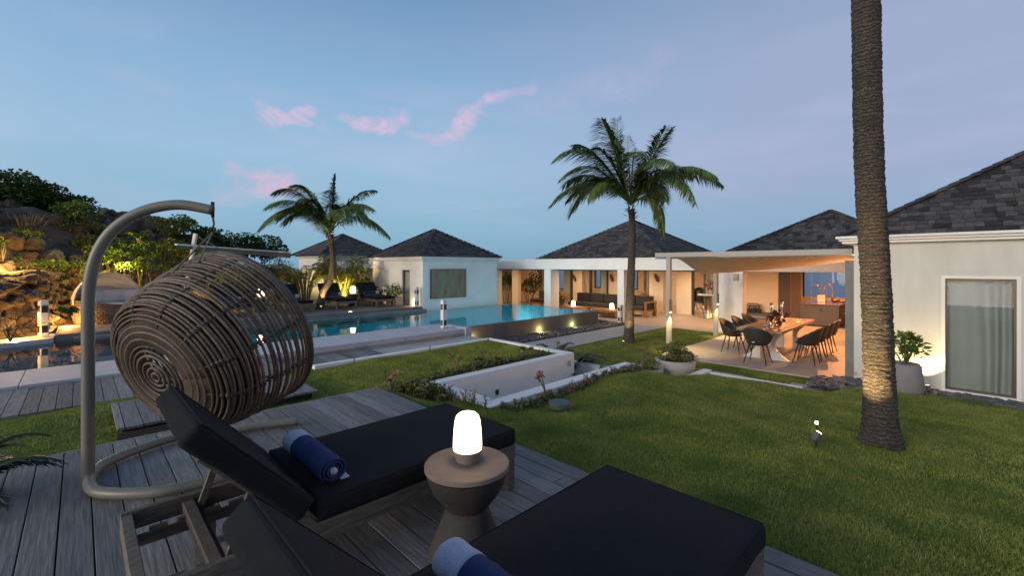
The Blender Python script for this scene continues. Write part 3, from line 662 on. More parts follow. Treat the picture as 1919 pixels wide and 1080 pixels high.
for j in range(nz_+1):
    for i in range(nx_+1):
        y = wy0-.05+(wy1-wy0+.1)*i/nx_; z = wz0-.02+(wz1-wz0+.05)*j/nz_; ph = i/nx_
        gath = .5+.5*math.sin(ph*3.0+1)
        vs.append((hx+.19+.045*math.sin(ph*30+2.6*math.sin(ph*5)+.25*math.sin(j*.5))*gath+.012*math.sin(ph*17), y + .02*(1-j/nz_)*math.sin(ph*9), z))
for j in range(nz_):
    for i in range(nx_): q = j*(nx_+1)+i; fs.append((q, q+1, q+nx_+2, q+nx_+1))
cv.add(vs, fs); cv.build('curtain', CURT, wn, O, smooth=True)
b_ = MB(); b_.box(hx-.12, -5.6, 1.90, hx-.02, 1.52, 1.945).box(hx-.17, -5.6, 1.946, hx-.02, 1.56, 1.985).box(hx-.22, -5.6, 1.986, hx-.01, 1.60, 2.03).box(hx-.02, 1.356, 1.90, 15, 1.52, 1.98); b_.build('gutter', WHITE, rh, O, bevel=.006)
b_ = MB(); b_.box(hx-.008, 1.31, -.5, hx-.001, 1.36, -.44)
for y in (.95, .12, -.55): b_.add([(hx-.16, y-.05, 2.032), (hx-.16, y+.05, 2.032), (hx-.1, y, 2.06)], [(0,1,2)])
b_.build('gutter_clip', CONC, rh, O)
roof(rh, O, 9.93, 9.93+7.4, 1.52-7.4, 1.52, 2.02, 2.02+.65*3.7, course=.155, sw=.17, seed=6)
b_ = MB(); b_.box(hx+.24, -5.5, -.75, 17, 1.0, -.6); b_.build('floor', CONC, rh, O)
b_ = MB(); b_.box(9.1, -4, -.8, hx-.002, 1.56, -.575); struct('slate_bed', b_, SOIL)
gravel('slate_chips', 1700, lambda g: (g.uniform(9.12, 10.08), g.uniform(-2.2, 1.6)), lambda x, y: -.57, .03, .085, SLATE, 'dark slate pieces bedded along the right house wall', 8, .35)
gravel('slate_chips', 240, lambda g: (g.uniform(9.4, 10.28), g.uniform(1.55, 1.95)), lambda x, y: -.66, .03, .08, SLATE, 'dark slate pieces at the corner of the dining terrace', 9, .35)
# --- pergola
O = (12.5, 3.4, -.7); pg = thing('pergola', 'grey steel pergola with a sagging sand coloured sail over the dining table', 'pergola', O)
b_ = MB(); b_.box(10.98, 1.50, 1.72, 11.10, 5.72, 1.84); b_.box(14.3, 1.5, 1.72, 14.42, 5.52, 1.82); b_.box(11.105, 5.40, 1.725, 14.295, 5.50, 1.825); b_.box(11.105, 1.5, 1.725, 14.295, 1.6, 1.825); b_.build('beam', STEELG, pg, O, bevel=.006)
for x, y, w1 in ((10.985, 5.30, .11), (14.30, 5.36, .11)): b_ = MB(); b_.box(x, y, -.75, x+w1, y+.11, 1.719); b_.build('post', STEELG, pg, O, bevel=.005)
sv = MB(); n1, n2 = 34, 30; vs = []; fs = []
for j in range(n2+1):
    for i in range(n1+1):
        u, v = i/n1, j/n2               # u: 0 at left post -> 1 at right house; v: 0 front -> 1 back
        x = 11.14 + 3.1*v; y = 5.25 - 3.65*u
        front = 1.70 - .02*(1-u)
        z = 1.705 - (.40*(1-u)+.03)*sm(v*1.5)**.8 - .07*math.sin(math.pi*v)*(.3+.7*math.sin(math.pi*u))
        z += .014*math.sin(u*26+v*9)*(1-v)*(1-u)*sm(v*5) + .008*math.sin(v*14-u*6)*u
        vs.append((x, y, z))
for j in range(n2):
    for i in range(n1): q = j*(n1+1)+i; fs.append((q, q+1, q+n1+2, q+n1+1))
sv.add(vs, fs); sv.build('shade_sail', SAILM, pg, O, smooth=True, solid=.004)
for x, y in ((10.96, 5.26), (14.28, 5.31)):
    f = MB(); f.box(x-.02, y-.01, .30, x+.05, y+.04, .62); sc_ = f.build('post_sconce', BRONZE, pg, O)
    f = MB(); f.box(x-.015, y, .285, x+.045, y+.03, .298); f.build('lens', LENS, sc_, O)
    lamp('SPOT', (x-.03, y-.02, .27), 90, (1, .72, .30), .02, (x+.1, y-.25, -.7), 100)
# ------------------------------------------------------------------ foreground loungers
def rot_y(p, a, h):                     # rotate about hinge h=(x,z) in the xz plane, raising the -x side
    x, y, z = p; dx, dz = x-h[0], z-h[1]; c, s = math.cos(a), math.sin(a)
    return (h[0]+dx*c+dz*s*1.0, y, h[1]-dx*s+dz*c)
def cushion(x0, x1, y0, y1, z0, z1, nx=14, ny=8, puff=.012):
    b = MB(); vs = []; fs = []
    def ring(z, ins):
        out = []
        xs = [x0+ins+(x1-x0-2*ins)*i/nx for i in range(nx+1)]; ys = [y0+ins+(y1-y0-2*ins)*j/ny for j in range(ny+1)]
        return xs, ys
    b.box(x0, y0, z0, x1, y1, z1, .5); return b
CTEX = bpy.data.textures.new('cushion_clouds', 'CLOUDS'); CTEX.noise_scale = .22; CTEX.noise_depth = 2
def soft(o, k=.012):
    md = o.modifiers.new('u', 'SUBSURF'); md.subdivision_type = 'SIMPLE'; md.levels = md.render_levels = 4
    md = o.modifiers.new('d', 'DISPLACE'); md.texture = CTEX; md.strength = k; md.mid_level = .5; o.data.polygons.foreach_set('use_smooth', [True]*len(o.data.polygons)); return o
def make_lounger(label, root_loc, rz=0, simple=False, angle=47, name='sun_lounger', cat='sun lounger', group=None, blen=.66):
    t = thing(name, label, cat, root_loc, rz, group)
    L, W = 1.96, .80; hx_ = -1.31; y0, y1 = -W/2, W/2
    b = MB(); b.box(hx_+.004, y0, .295, 0, y1, .40); mt = soft(b.build('mattress', FABR, t, bevel=.026, seg=4))
    b = MB()
    b.box(hx_-blen, y0, .295, hx_-.004, y1, .40); b.v = [rot_y(p, -R(angle)*-1, (hx_, .40)) for p in b.v]
    bm_ = soft(b.build('back_mattress', FABR, t, bevel=.026, seg=4))
    b = MB()                             # piping along the seams
    def pipe(x0_, x1_, z_, tr): 
        pts = [(x0_+.012, y0+.012, z_), (x1_-.012, y0+.012, z_), (x1_-.012, y1-.012, z_), (x0_+.012, y1-.012, z_)]
        b.tube([tr(p) for p in pts], .0045, 5, closed=True)
    pipe(hx_+.004, 0, .397, lambda p: p); b.build('piping', FABR, mt)
    b = MB(); pipe(hx_-blen, hx_-.004, .397, lambda p: rot_y(p, R(angle), (hx_, .40))); b.build('piping', FABR, bm_)
    b = MB()
    for y in (y0+.012, y1-.047): b.box(-L, y, .20, 0, y+.035, .292)
    b.box(-.035, y0+.048, .215, 0, y1-.048, .292); b.box(-L, y0+.048, .20, -L+.045, y1-.048, .285); b.box(-L+.24, y0+.048, .215, -L+.29, y1-.048, .27)
    b.box(hx_-.02, y0+.048, .215, hx_+.03, y1-.048, .27)
    fr = b.build('frame', WOODF, t, bevel=.003, seg=1)
    b = MB()
    x = hx_+.06
    while x < -.08: b.box(x, y0+.048, .262, x+.05, y1-.048, .284); x += .075
    b.build('slats', WOODF, t)
    for x in (-.075, -L+.32):
        for y in (y0+.010, y1-.085):
            b = MB(); b.box(x, y, 0, x+.065, y+.075, .199 if x < -.1 else .199); b.build('leg', WOODF, t, bevel=.003, seg=1)
    b = MB()                             # notched rails for the prop
    for y in (y0+.14, y1-.165):
        b = MB()
        b.box(-L+.046, y, .165, hx_-.021, y+.022, .215)
        for k in range(4): b.box(-L+.10+k*.11, y, .2155, -L+.17+k*.11, y+.022, .238)
        b.build('notch_rail', WOODF, t)
    b = MB()                             # reclining back frame under the back mattress
    for y in (y0+.015, y1-.05): b.box(hx_-blen+.01, y, .245, hx_+.02, y+.035, .290)
    b.box(hx_-blen+.01, y0+.052, .25, hx_-blen+.05, y1-.052, .288)
    x = hx_-blen+.10
    while x < hx_-.03: b.box(x, y0+.052, .262, x+.05, y1-.052, .284); x += .08
    b.v = [rot_y(p, R(angle), (hx_, .27)) for p in b.v]; 
    b.build('back_frame', WOODF, t, bevel=.003, seg=1)
    b = MB(); c_, s_ = math.cos(R(angle)), math.sin(R(angle))
    px, pz = hx_-.36*c_, .25+.36*s_
    for y in (y0+.10, y1-.10): b.bar((px, y, pz), (-L+.30, y, .20), .035, .018, (0,1,0)); 
    b.bar((px, y0+.07, pz), (px, y1-.07, pz), .03, .02); b.bar((-L+.30, y0+.1, .21), (-L+.30, y1-.1, .21), .04, .02)
    b.build('back_prop', WOODF, t, bevel=.002, seg=1)
    return t
make_lounger('dark cushioned sun lounger behind the round side table, blue towel at its hinge', (2.10, 2.49, 0))
l2_ = make_lounger('dark cushioned sun lounger nearest the camera, right of the round side table', (2.09, .975, 0))
def towel(name_label, c, axis_rz, L=.55, r=.068, white=.13, white_at=1, oval=.88):
    t = thing('rolled_towel', name_label, 'towel', c, axis_rz)
    def roll(y0, y1, mk, nm, out=0.0):
        n = 34; turns = 2.6; b = MB(); vs = []; fs = []; K = 90; th = .008
        rows = max(4, int((y1-y0)/.02))
        for j in range(rows+1):
            y = y0+(y1-y0)*j/rows
            for i in range(K+1):
                a = 2*math.pi*turns*i/K; rr = .020+(r-.020)*(i/K)**.8 + .0015*math.sin(y*70+a*3); rr += out
                vs.append((rr*math.cos(a), y+.004*math.sin(a*1.3), rr*math.sin(a)*oval))
        for j in range(rows):
            for i in range(K): q = j*(K+1)+i; fs.append((q, q+1, q+K+2, q+K+1))
        b.add(vs, fs, .5); return b.build(nm, mk, t, smooth=True, solid=.009)
    h = L/2; s_ = white_at
    if s_ > 0: roll(-h, h-white, BLUE, 'blue_cloth'); roll(h-white+.001, h, TWHT, 'white_band', .0012)
    else: roll(-h+white, h, BLUE, 'blue_cloth'); roll(-h, -h+white-.001, TWHT, 'white_band', .0012)
    b = MB(); b.box(r*.55, -h+.01, -r*oval-.004, r*1.25, h-.01, -r*oval+.004); b.build('flap', TWHT, t, bevel=.003)
    b = MB(); b.tube([(.0, -h-.003, -.005), (0, h-.02, .003)], [.018, .016], 8); b.build('core', TWHT, t, smooth=True)
    return t
towel('rolled blue and white towel on the lounger behind the round side table', (.905, 2.46, .478), 0)
towel('rolled blue and white towel on the nearest lounger, cut by the photo edge', (.93, .985, .478), 0)
# ------------------------------------------------------------------ side table with lamp
O = tuple(P(876, 867, .5)); O = (O[0], O[1], 0); TBX = O; st = thing('side_table', 'round concrete side table with a waisted base between the two near loungers', 'side table', O)
b_ = MB(); b_.lathe([(.0, .470), (.205, .472), (.214, .478), (.214, .495), (.210, .500), (0, .500)], n=64, close=False); b_.build('table_top', TABT, st, smooth=False)
b_ = MB(); b_.lathe([(.108, .285), (.130, .315), (.165, .36), (.19, .41), (.203, .45), (.205, .4695)], n=48, close=False); b_.build('bowl', TABB, st, smooth=True)
b_ = MB(); b_.lathe([(.205, 0), (.20, .03), (.175, .10), (.146, .17), (.120, .24), (.106, .284), (0, .284)], n=48, close=False); b_.build('base', mat('grey_concrete_base', (.042, .039, .036), .85, 3, .3, bump=.15, bscale=30), st, smooth=True)
O = (TBX[0]+.012, TBX[1]+.012, .5005); tl = thing('table_lamp', 'glowing cordless table lamp on the round side table in front', 'table lamp', O)
b_ = MB(); b_.lathe([(0, .0), (.052, 0), (.058, .004), (.074, .054), (.074, .062), (0, .062)], n=40, close=False); b_.build('base', LBASE, tl, smooth=False)
b_ = MB(); b_.lathe([(.072, .0625), (.0735, .078), (.0725, .115), (.069, .168), (.064, .208), (.057, .230), (.043, .243), (.022, .249), (0, .25)], n=40, close=False); b_.build('shade', LAMPE, tl, smooth=True)
# ------------------------------------------------------------------ hanging chair
O = (.04, 4.2, 0); hc = thing('hanging_chair', 'wicker basket chair hanging from a curved taupe metal stand', 'hanging chair', O)
tip = Vector((.69, 3.81, 0)); ft = Vector((.04, 4.2, 0)); dv = tip-ft
def onplane(x, y):
    k = (x-960)/FPX; A_ = Vector(RT).to_2d() if False else None
    f = lambda p: (p.x*RT[0]+p.y*RT[1]) - k*(p.x*FW[0]+p.y*FW[1])
    t_ = -f(ft)/(f(ft+dv)-f(ft)); p = ft+dv*t_; d = p.x*FW[0]+p.y*FW[1]
    return Vector((p.x, p.y, EYE-(y-HZ)*d/FPX))
def smooth_pts(pts, n=8):
    out = []
    for i in range(len(pts)-1):
        p0, p1, p2, p3 = pts[max(i-1, 0)], pts[i], pts[i+1], pts[min(i+2, len(pts)-1)]
        for k in range(n):
            t_ = k/n; out.append(.5*((2*p1)+(-p0+p2)*t_+(2*p0-5*p1+4*p2-p3)*t_*t_+(-p0+3*p1-3*p2+p3)*t_**3))
    out.append(pts[-1]); return out
pole = [onplane(x, y) for x, y in ((165.5, 900), (165.5, 800), (165.5, 680), (165.5, 570), (170, 520), (183, 475), (207, 437), (243, 408), (288, 390), (340, 384), (399, 394))]
b_ = MB(); b_.tube(smooth_pts(pole), .036, 20); b_.build('stand_pole', TAUPE, hc, O, smooth=True)
ring_px = [(558, 790), (500, 797), (440, 806), (380, 813), (325, 822), (262, 842), (212, 862), (184, 878), (168, 898), (172, 916), (190, 924), (240, 926), (300, 922), (350, 912), (410, 898), (470, 882)]
b_ = MB(); b_.tube(smooth_pts([P(x, y, .045) for x, y in ring_px]), .034, 18); b_.build('stand_base', TAUPE, hc, O, smooth=True)
tp = pole[-1]
b_ = MB(); b_.tube([tp+Vector((0,0,.06)), tp+Vector((0,0,-.05))], .012, 10); b_.tube([tp+Vector((0,0,-.04)), tp+Vector((.008,0,-.10)), tp+Vector((-.006,0,-.16))], .007, 8); 
hookp = tp+Vector((0,0,-.16)); b_.build('hook', mat('dark_steel', (.06, .06, .06), .4, metal=.8), hc, O, smooth=True)
C0 = D(293, 708, 2.70); C1 = D(455, 616, 3.28); ax = (C1-C0).normalized(); LEN = (C1-C0).length; RAD = .60
e1 = ax.cross(Vector((0,0,1))).normalized(); e2 = e1.cross(ax).normalized()
def prof(t_):                            # radius along the axis
    pts = [(0, .0), (.010, .14), (.035, .29), (.07, .385), (.13, .455), (.24, .50), (.42, .535), (.66, .57), (.85, .588), (1.0, .592)]
    for (a, ra), (c, rc) in zip(pts, pts[1:]):
        if t_ <= c: return ra+(rc-ra)*(t_-a)/(c-a)
    return pts[-1][1]
def bp_(t_, a, dr=0): return C0 + ax*LEN*t_ + (e1*math.cos(a)+e2*math.sin(a))*(prof(t_)+dr)
bs = MB()
ts = [.002, .0045, .007, .011, .016, .022, .029, .038, .050, .066, .084, .104, .126, .15, .176, .205, .236, .27, .31, .35]
t_ = .395
while t_ < .985: ts.append(t_); t_ += .052 if len(ts) % 3 else .033
for i, t_ in enumerate(ts):
    ph = rnd.uniform(0, 6)
    jj = min(1, t_/.15); bs.tube([bp_(t_+.0035*jj*math.sin(3*a+ph), a, .003*jj*math.sin(2*a+ph)) for a in [2*math.pi*k/56 for k in range(56)]], rnd.uniform(.0085, .0105) if t_ > .2 else .009, 6, closed=True, tint=rnd.random())
bs.build('basket_rings', WICK, hc, O, smooth=True)
bs = MB()
for k in range(12):
    a = 2*math.pi*(k+.35)/12; bs.tube([bp_(.03+.97*i/26, a, -.011) for i in range(27)], .007, 6)
bs.build('basket_ribs', WICK2, hc, O, smooth=True)
for k in range(12):
    a = 2*math.pi*(k+.35)/12; bs = MB()
    for t_ in ts[11:]:
        p = bp_(t_, a, -.002); q = (bp_(t_+.01, a)-bp_(t_-.01, a)).normalized()
        tg = ax.cross(p-C0).normalized(); bs.tube([p-tg*.018-q*.004, p+tg*.018+q*.004], .0118, 6)
    bs.build('binding', WICK2, hc, O, smooth=True)
bs = MB(); vs = []; fs = []; nu, nv = 40, 10
for j in range(nv+1):
    for i in range(nu+1):
        a = 2*math.pi*i/nu; t_ = .03+(.38+.05*math.sin(i*.5))*j/nv; vs.append(bp_(t_, a, -.045-.01*math.sin(i*1.7)*math.sin(j*1.3)))
for j in range(nv):
    for i in range(nu): q = j*(nu+1)+i; fs.append((q, q+1, q+nu+2, q+nu+1))
bs.add(vs, fs); bs.build('seat_cushion', mat('brown_seat_cushion', (.060, .042, .028), .9, 6, .5, bump=.3, bscale=40), hc, O, smooth=True, solid=.03)
bs = MB(); bs.tube([bp_(1.0, 2*math.pi*k/72) for k in range(72)], .021, 10, closed=True); bs.build('rim', WICK2, hc, O, smooth=True)
bs = MB(); tpp = bp_(.62, math.pi/2, .004); tq = bp_(.52, math.pi/2+.12, .004)
for q in (bp_(.55, math.pi/2+.10, .01), bp_(.72, math.pi/2-.06, .01)): bs.tube([hookp, hookp.lerp(q, .5), q], .006, 6)
bs.build('rope', mat('grey_rope', (.20, .18, .15), .9, 60, .3, bump=.5, bscale=200), hc, O, smooth=True)
bs = MB(); kp = D(484, 735, 2.95)
bs.tube(smooth_pts([kp+Vector(v) for v in ((-.05,.05,-.05), (-.03,.03,.01), (0,0,.03), (.02,-.02,.0), (.02,-.02,-.09))]), .007, 6)
bs.tube(smooth_pts([kp+Vector(v) for v in ((-.02,.02,.09), (-.01,.01,.03), (0,0,-.01), (-.03,.03,-.06))]), .006, 6); bs.build('tie_cord', STEM, hc, O, smooth=True)

# ------------------------------------------------------------------ plants
def leaf_cloud(b, c, rad, n, L, wd, seed, shell=.55, up=.25, bend=.2):
    g = random.Random(seed); c = Vector(c)
    lobes = [(Vector((g.uniform(-.6,.6)*rad[0], g.uniform(-.6,.6)*rad[1], g.uniform(-.35,.6)*rad[2])), g.uniform(.35, .62)) for _ in range(9)]
    for i in range(n):
        lo, ls = g.choice(lobes); d = Vector((g.gauss(0,1), g.gauss(0,1), g.gauss(0,1)+.15)).normalized(); r = ls*(shell+(1-shell)*g.random()**.5)
        p = c+lo+Vector((d.x*rad[0]*r, d.y*rad[1]*r, d.z*rad[2]*r))
        q = (d+Vector((g.gauss(0,.6), g.gauss(0,.6), g.gauss(0,.6)+up))).normalized(); s_ = g.uniform(.7, 1.3)
        b.leaf(p, q, L*s_, wd*s_, Vector((g.gauss(0,.7), g.gauss(0,.7), 1)), bend, g.random())
def shrub(name, label, cat, c, rad, n, L, wd, seed, m=LEAFD, group=None, base=None, stems=5):
    g = random.Random(seed); bz = base if base is not None else c[2]-rad[2]
    O = (c[0], c[1], bz); t = thing(name, label, cat, O, 0, group)
    b = MB(); leaf_cloud(b, c, rad, n, L, wd, seed); b.build('foliage', m, t, O)
    b = MB()
    for i in range(stems):
        a = g.uniform(0, 6.28); q = Vector((c[0]+math.cos(a)*rad[0]*.5, c[1]+math.sin(a)*rad[1]*.5, c[2]+rad[2]*g.uniform(-.1, .4)))
        s0 = Vector((c[0]+g.uniform(-.05,.05), c[1]+g.uniform(-.05,.05), bz-.03)); b.tube([s0, s0.lerp(q, .5)+Vector((g.uniform(-.05,.05), g.uniform(-.05,.05), .05)), q], [.02, .014, .006], 6)
    b.build('stem', STEM, t, O, smooth=True); return t
def trunk_mesh(pts, r0, r1, flare=1.42, ring=.06, seed=0):
    g = random.Random(seed); pp = smooth_pts([Vector(p) for p in pts], 20); b = MB()
    # resample by length
    ls = [0]; 
    for a, c in zip(pp, pp[1:]): ls.append(ls[-1]+(c-a).length)
    tot = ls[-1]; n = int(tot/(ring/4)); out = []; rs = []; j = 0
    for i in range(n+1):
        s = tot*i/n
        while j < len(ls)-2 and ls[j+1] < s: j += 1
        f = (s-ls[j])/max(1e-6, ls[j+1]-ls[j]); out.append(pp[j].lerp(pp[j+1], f))
        u = s/tot; r = r0+(r1-r0)*u; r *= 1+(flare-1)*math.exp(-s/.22)
        r *= 1+.06*(((s/ring)+.35*math.sin(s*7+seed)+.2*math.sin(s*23)) % 1)-.02 + .014*math.sin(s*13+1); rs.append(r)
    b.tube(out, rs, 28); b.v = [(x+g.uniform(-1,1)*r1*.035, y+g.uniform(-1,1)*r1*.035, z+g.uniform(-1,1)*.007+.012*math.sin(8*x/r1+z*5)) for x, y, z in b.v]
    return b, out
def frond(b, p0, ctrl, tip_, ll=.42, n=46, wind=(0,0,0), seed=0, lw=.030, droop=.45):
    g = random.Random(seed); p0, c, e = Vector(p0), Vector(ctrl), Vector(tip_)
    pts = [(p0*(1-t_)**2 + c*2*t_*(1-t_) + e*t_*t_) for t_ in [i/24 for i in range(25)]]
    b.tube(pts, [.022*(1-.85*i/24)+.003 for i in range(25)], 5, tint=.9)
    wv = Vector(wind)
    for i in range(n):
        t_ = .12+.88*i/(n-1); q = p0*(1-t_)**2 + c*2*t_*(1-t_) + e*t_*t_; d = ((c-p0)*(1-t_)+(e-c)*t_).normalized()
        sd_ = d.cross(Vector((0,0,1)))
        if sd_.length < .05: sd_ = Vector((RT[0], RT[1], 0))
        sd_.normalize(); upv = sd_.cross(d).normalized()
        if upv.z < 0: upv = -upv
        env = ll*(.35+.65*math.sin(math.pi*min(1, (t_-.05)*1.05)**.75))*g.uniform(.8, 1.12)
        if t_ > .9: env *= .8
        for s_ in (-1, 1):
            if g.random() < .05: continue
            dr = (sd_*s_*.8 + d*(.55+.5*t_) + upv*.12*g.uniform(-1, 1.2) + wv*.5 + Vector((0,0,-droop*g.uniform(.4, 1.2)))).normalized()
            m1 = q + dr*env*.5; e_ = q + dr*env + Vector((0,0,-env*droop*g.uniform(.3, .8))) + wv*env*.3
            q = q + d*g.uniform(-.02, .02); wd_ = lw*g.uniform(.7, 1.3); nn = dr.cross(Vector((0,0,1))).normalized().cross(dr) if abs(dr.z) < .98 else Vector((1,0,0)); w_ = dr.cross(nn).normalized()*wd_/2
            b.add([q-w_*.5, q+w_*.5, m1+w_, m1-w_, e_], [(0,1,2,3),(3,2,4)], g.random())
def img(c, d, dx, dy, dd=0.0):          # offset by photo pixels (right, down) at depth d plus real depth dd
    s = d/FPX; return Vector((c[0]+RT[0]*dx*s+FW[0]*dd, c[1]+RT[1]*dx*s+FW[1]*dd, c[2]-dy*s))
def palm(label, base, tpts, r0, r1, cpos, d, fr, wind, seed, fll, group='coconut palms'):
    t = thing('palm_tree', label, 'palm tree', base, 0, group)
    b, _ = trunk_mesh([base]+tpts+[cpos], r0, r1, seed=seed); b.build('trunk', TRUNK, t, base, smooth=True)
    g = random.Random(seed); c = Vector(cpos)
    b = MB()
    for i in range(46):
        a = g.uniform(0, 6.28); h = g.uniform(-.30, .22); dr = Vector((math.cos(a), math.sin(a), g.uniform(.2, 1.3))); b.leaf(c+Vector((math.cos(a)*r1*.9, math.sin(a)*r1*.9, h)), dr, g.uniform(.12, .28), .07, Vector((math.cos(a), math.sin(a), 0)), .1, g.random())
    b.build('crown_shaft', DRYF, t, base)
    for i, (dx, dy, cx, cy, dd) in enumerate(fr):
        b = MB(); f0 = c+Vector((0,0,.12)); tipv = img(c, d, dx, dy, dd); ctv = img(c, d, cx, cy, dd*.45)
        L = (tipv-f0).length; frond(b, f0, ctv, tipv, fll*(.75+.25*min(1, L/2)), int(55+L*34), wind, seed*50+i, .030, .42)
        b.build('frond', FROND, t, base)
    return t
dM = 11.36*FW[0]+6.75*FW[1]; dL = 6.4*FW[0]+16.2*FW[1]
WIND = (-RT[0]*.35, -RT[1]*.35, -.05)
frM = [(-146,-12,-80,-92,.3), (-143,-86,-80,-150,-.5), (-97,-130,-60,-130,.6), (-65,-150,-40,-120,-.8), (-22,-172,-25,-90,.2), (10,-155,4,-80,1.0), (40,-130,18,-80,-1.1), (86,-160,30,-95,.4),
       (153,-40,85,-118,-.5), (140,-72,70,-120,.9), (62,48,58,-62,.1), (-95,-5,-62,-78,-1.3), (-115,-60,-65,-110,1.5), (-60,-95,-40,-105,-1.8), (100,-30,60,-90,1.6), (-40,-60,-30,-110,2.1), (30,-50,20,-110,-2.1), (-130,-55,-70,-118,-.2), (-75,-108,-45,-118,-.3), (118,-45,66,-104,-1.3)]
gx = random.Random(5)
frM += [(-120*math.cos(a_)*gx.uniform(.6, 1.05), -95*math.sin(a_)*gx.uniform(.5, 1)+10, -60*math.cos(a_), -112, gx.uniform(-2, 2)) for a_ in (.1, .5, .9, 1.4, 1.9, 2.3, 2.7, 3.05)]
frL_x = [(-95*math.cos(a_)*gx.uniform(.6, 1), -70*math.sin(a_)*gx.uniform(.5, 1)+5, -46*math.cos(a_), -85, gx.uniform(-1.8, 1.8)) for a_ in (.2, .7, 1.1, 1.6, 2.2, 2.8)]
palm('tall coconut palm on the lawn in front of the pavilion roof', (11.38, 6.74, -.75), [(11.40, 6.72, .4), (11.36, 6.64, 1.6), (11.34, 6.60, 2.5)], .135, .085, (11.30, 6.62, 3.12), dM, frM, WIND, 3, .70)
frL = [(-107,-32,-62,-88,.3), (-96,-75,-55,-110,-.4), (-78,-100,-42,-100,.7), (-45,-85,-30,-90,-.9), (6,-112,2,-60,.1), (76,-88,36,-88,.5), (90,-44,44,-78,-.6), (107,2,52,-68,.2), (-55,-14,-42,-66,-1.2), (-25,-5,-25,-60,1.0), (-100,-52,-58,-92,1.5), (30,-60,15,-85,1.6), (60,-20,38,-70,-1.6), (-70,-40,-45,-85,-1.7), (-40,-55,-20,-90,-.2), (18,-75,8,-70,-.9)]
frL += frL_x
palm('smaller leaning coconut palm rising between the poolside loungers', (6.28, 16.42, -.12), [(6.36, 16.36, .5), (6.62, 16.25, 1.1), (6.62, 16.10, 1.9)], .118, .09, (6.50, 16.02, 2.62), dL, frL, WIND, 5, .68)
pb = P(1651, 838, -.27); ptop = D(1625, -260, pb.x*FW[0]+pb.y*FW[1])
frR = [(a_, b__, a_*.5, b__*.5-230, dd) for a_, b__, dd in ((-430,60,0),(-300,160,1.4),(-330,-60,-1),(300,90,.5),(430,0,-1),(200,170,1.2),(60,-260,0),(-120,-240,1),(180,-200,-1),(-60,200,-1.8),(100,60,-2.2),(-200,20,2.0),(250,-40,2.2))]
palm('thick near palm trunk on the right lawn, its crown out of frame', tuple(pb), [tuple(D(1643, 560, 4.56)), tuple(D(1630, 330, 4.56)), tuple(D(1624, 60, 4.56)), tuple(D(1618, -400, 4.56))], .128, .112, tuple(D(1610, -900, 4.56)), 4.56, frR, WIND, 8, .5)
def areca(label, c, h, seed, n=16, spread=1.0):
    t = thing('areca_palm', label, 'areca palm', c, 0, 'areca palms behind the loungers'); g = random.Random(seed); c = Vector(c)
    b = MB(); f = MB()
    for i in range(n):
        a = g.uniform(0, 6.28); o = Vector((math.cos(a)*.16, math.sin(a)*.16, 0)); z1 = h*g.uniform(.25, .5)
        b.tube([c+o-Vector((0,0,.03)), c+o*1.5+Vector((0,0,z1))], .022, 6)
        e = c+o*1.5+Vector((math.cos(a)*spread*g.uniform(.4, 1), math.sin(a)*spread*g.uniform(.4, 1), h*g.uniform(.55, 1)))
        k = (c+o*1.5+Vector((0,0,z1))).lerp(e, .5)+Vector((0,0,h*.28)); frond(f, c+o*1.5+Vector((0,0,z1)), k, e, .42, 30, (0,0,0), seed*30+i, .034, .6)
    b.build('stem', LEAFO, t, tuple(c), smooth=True); f.build('fronds', mat('areca_leaf', (.19, .20, .04), .5, 3, .3, tint=.45), t, tuple(c))
areca('yellow green areca palm right of the leaning palm trunk', (8.0, 18.5, -.1), 2.15, 11, 44, .95)
areca('darker areca palm left of the leaning palm trunk', (6.6, 18.9, -.1), 1.75, 12, 34, .85)
areca('areca palm hugging the white porch beam', (8.7, 18.9, -.1), 1.5, 13, 26, .6)
def cycad(name, label, c, n, L, seed, up=.5, m=CYCL, lw=.02, ll=.16, group='cycads'):
    t = thing(name, label, 'cycad', c, 0, group); g = random.Random(seed); c = Vector(c); f = MB()
    for i in range(n):
        a = 2*math.pi*i/n+g.uniform(-.2, .2); l_ = L*g.uniform(.75, 1.1); u = g.uniform(.15, up)
        p0 = c+Vector((math.cos(a)*.04, math.sin(a)*.04, .06)); e = c+Vector((math.cos(a)*l_, math.sin(a)*l_, l_*u*.8)); k = p0.lerp(e, .5)+Vector((0,0,l_*(.25+u*.4)))
        frond(f, p0, k, e, ll, int(16+l_*40), (0,0,0), seed*40+i, lw, .15)
    f.build('fronds', m, t, tuple(c)); b = MB(); b.lathe([(.07, -.03), (.09, .03), (.06, .09), (0, .11)], tuple(c), 12, close=False); b.build('trunk', DRYF, t, tuple(c), smooth=True); return t
cycad('cycad', 'dark spiky cycad on the near deck at the left edge', (-.60, 4.32, 0), 15, .50, 21, .55, lw=.015, ll=.11)
cycad('cycad', 'cycad arching over the grass left of the hanging chair stand', (-.72, 5.30, -.18), 13, .55, 27, .6, lw=.014, ll=.10)
cycad('cycad', 'large cycad beyond the far corner of the light well', (7.30, 5.62, -.70), 16, .62, 22, .9)
cycad('cycad', 'cycad in the right end of the sunken light well', (6.85, 4.75, -.9), 14, .58, 23, 1.0, LEAFM)
cycad('cycad', 'low cycad at the edge of the concrete path', (7.35, 7.05, -.72), 13, .55, 24, .6)
cycad('cycad', 'broad cycad between the raised lawn bed and the path', (7.6, 6.35, -.72), 15, .60, 25, .85)
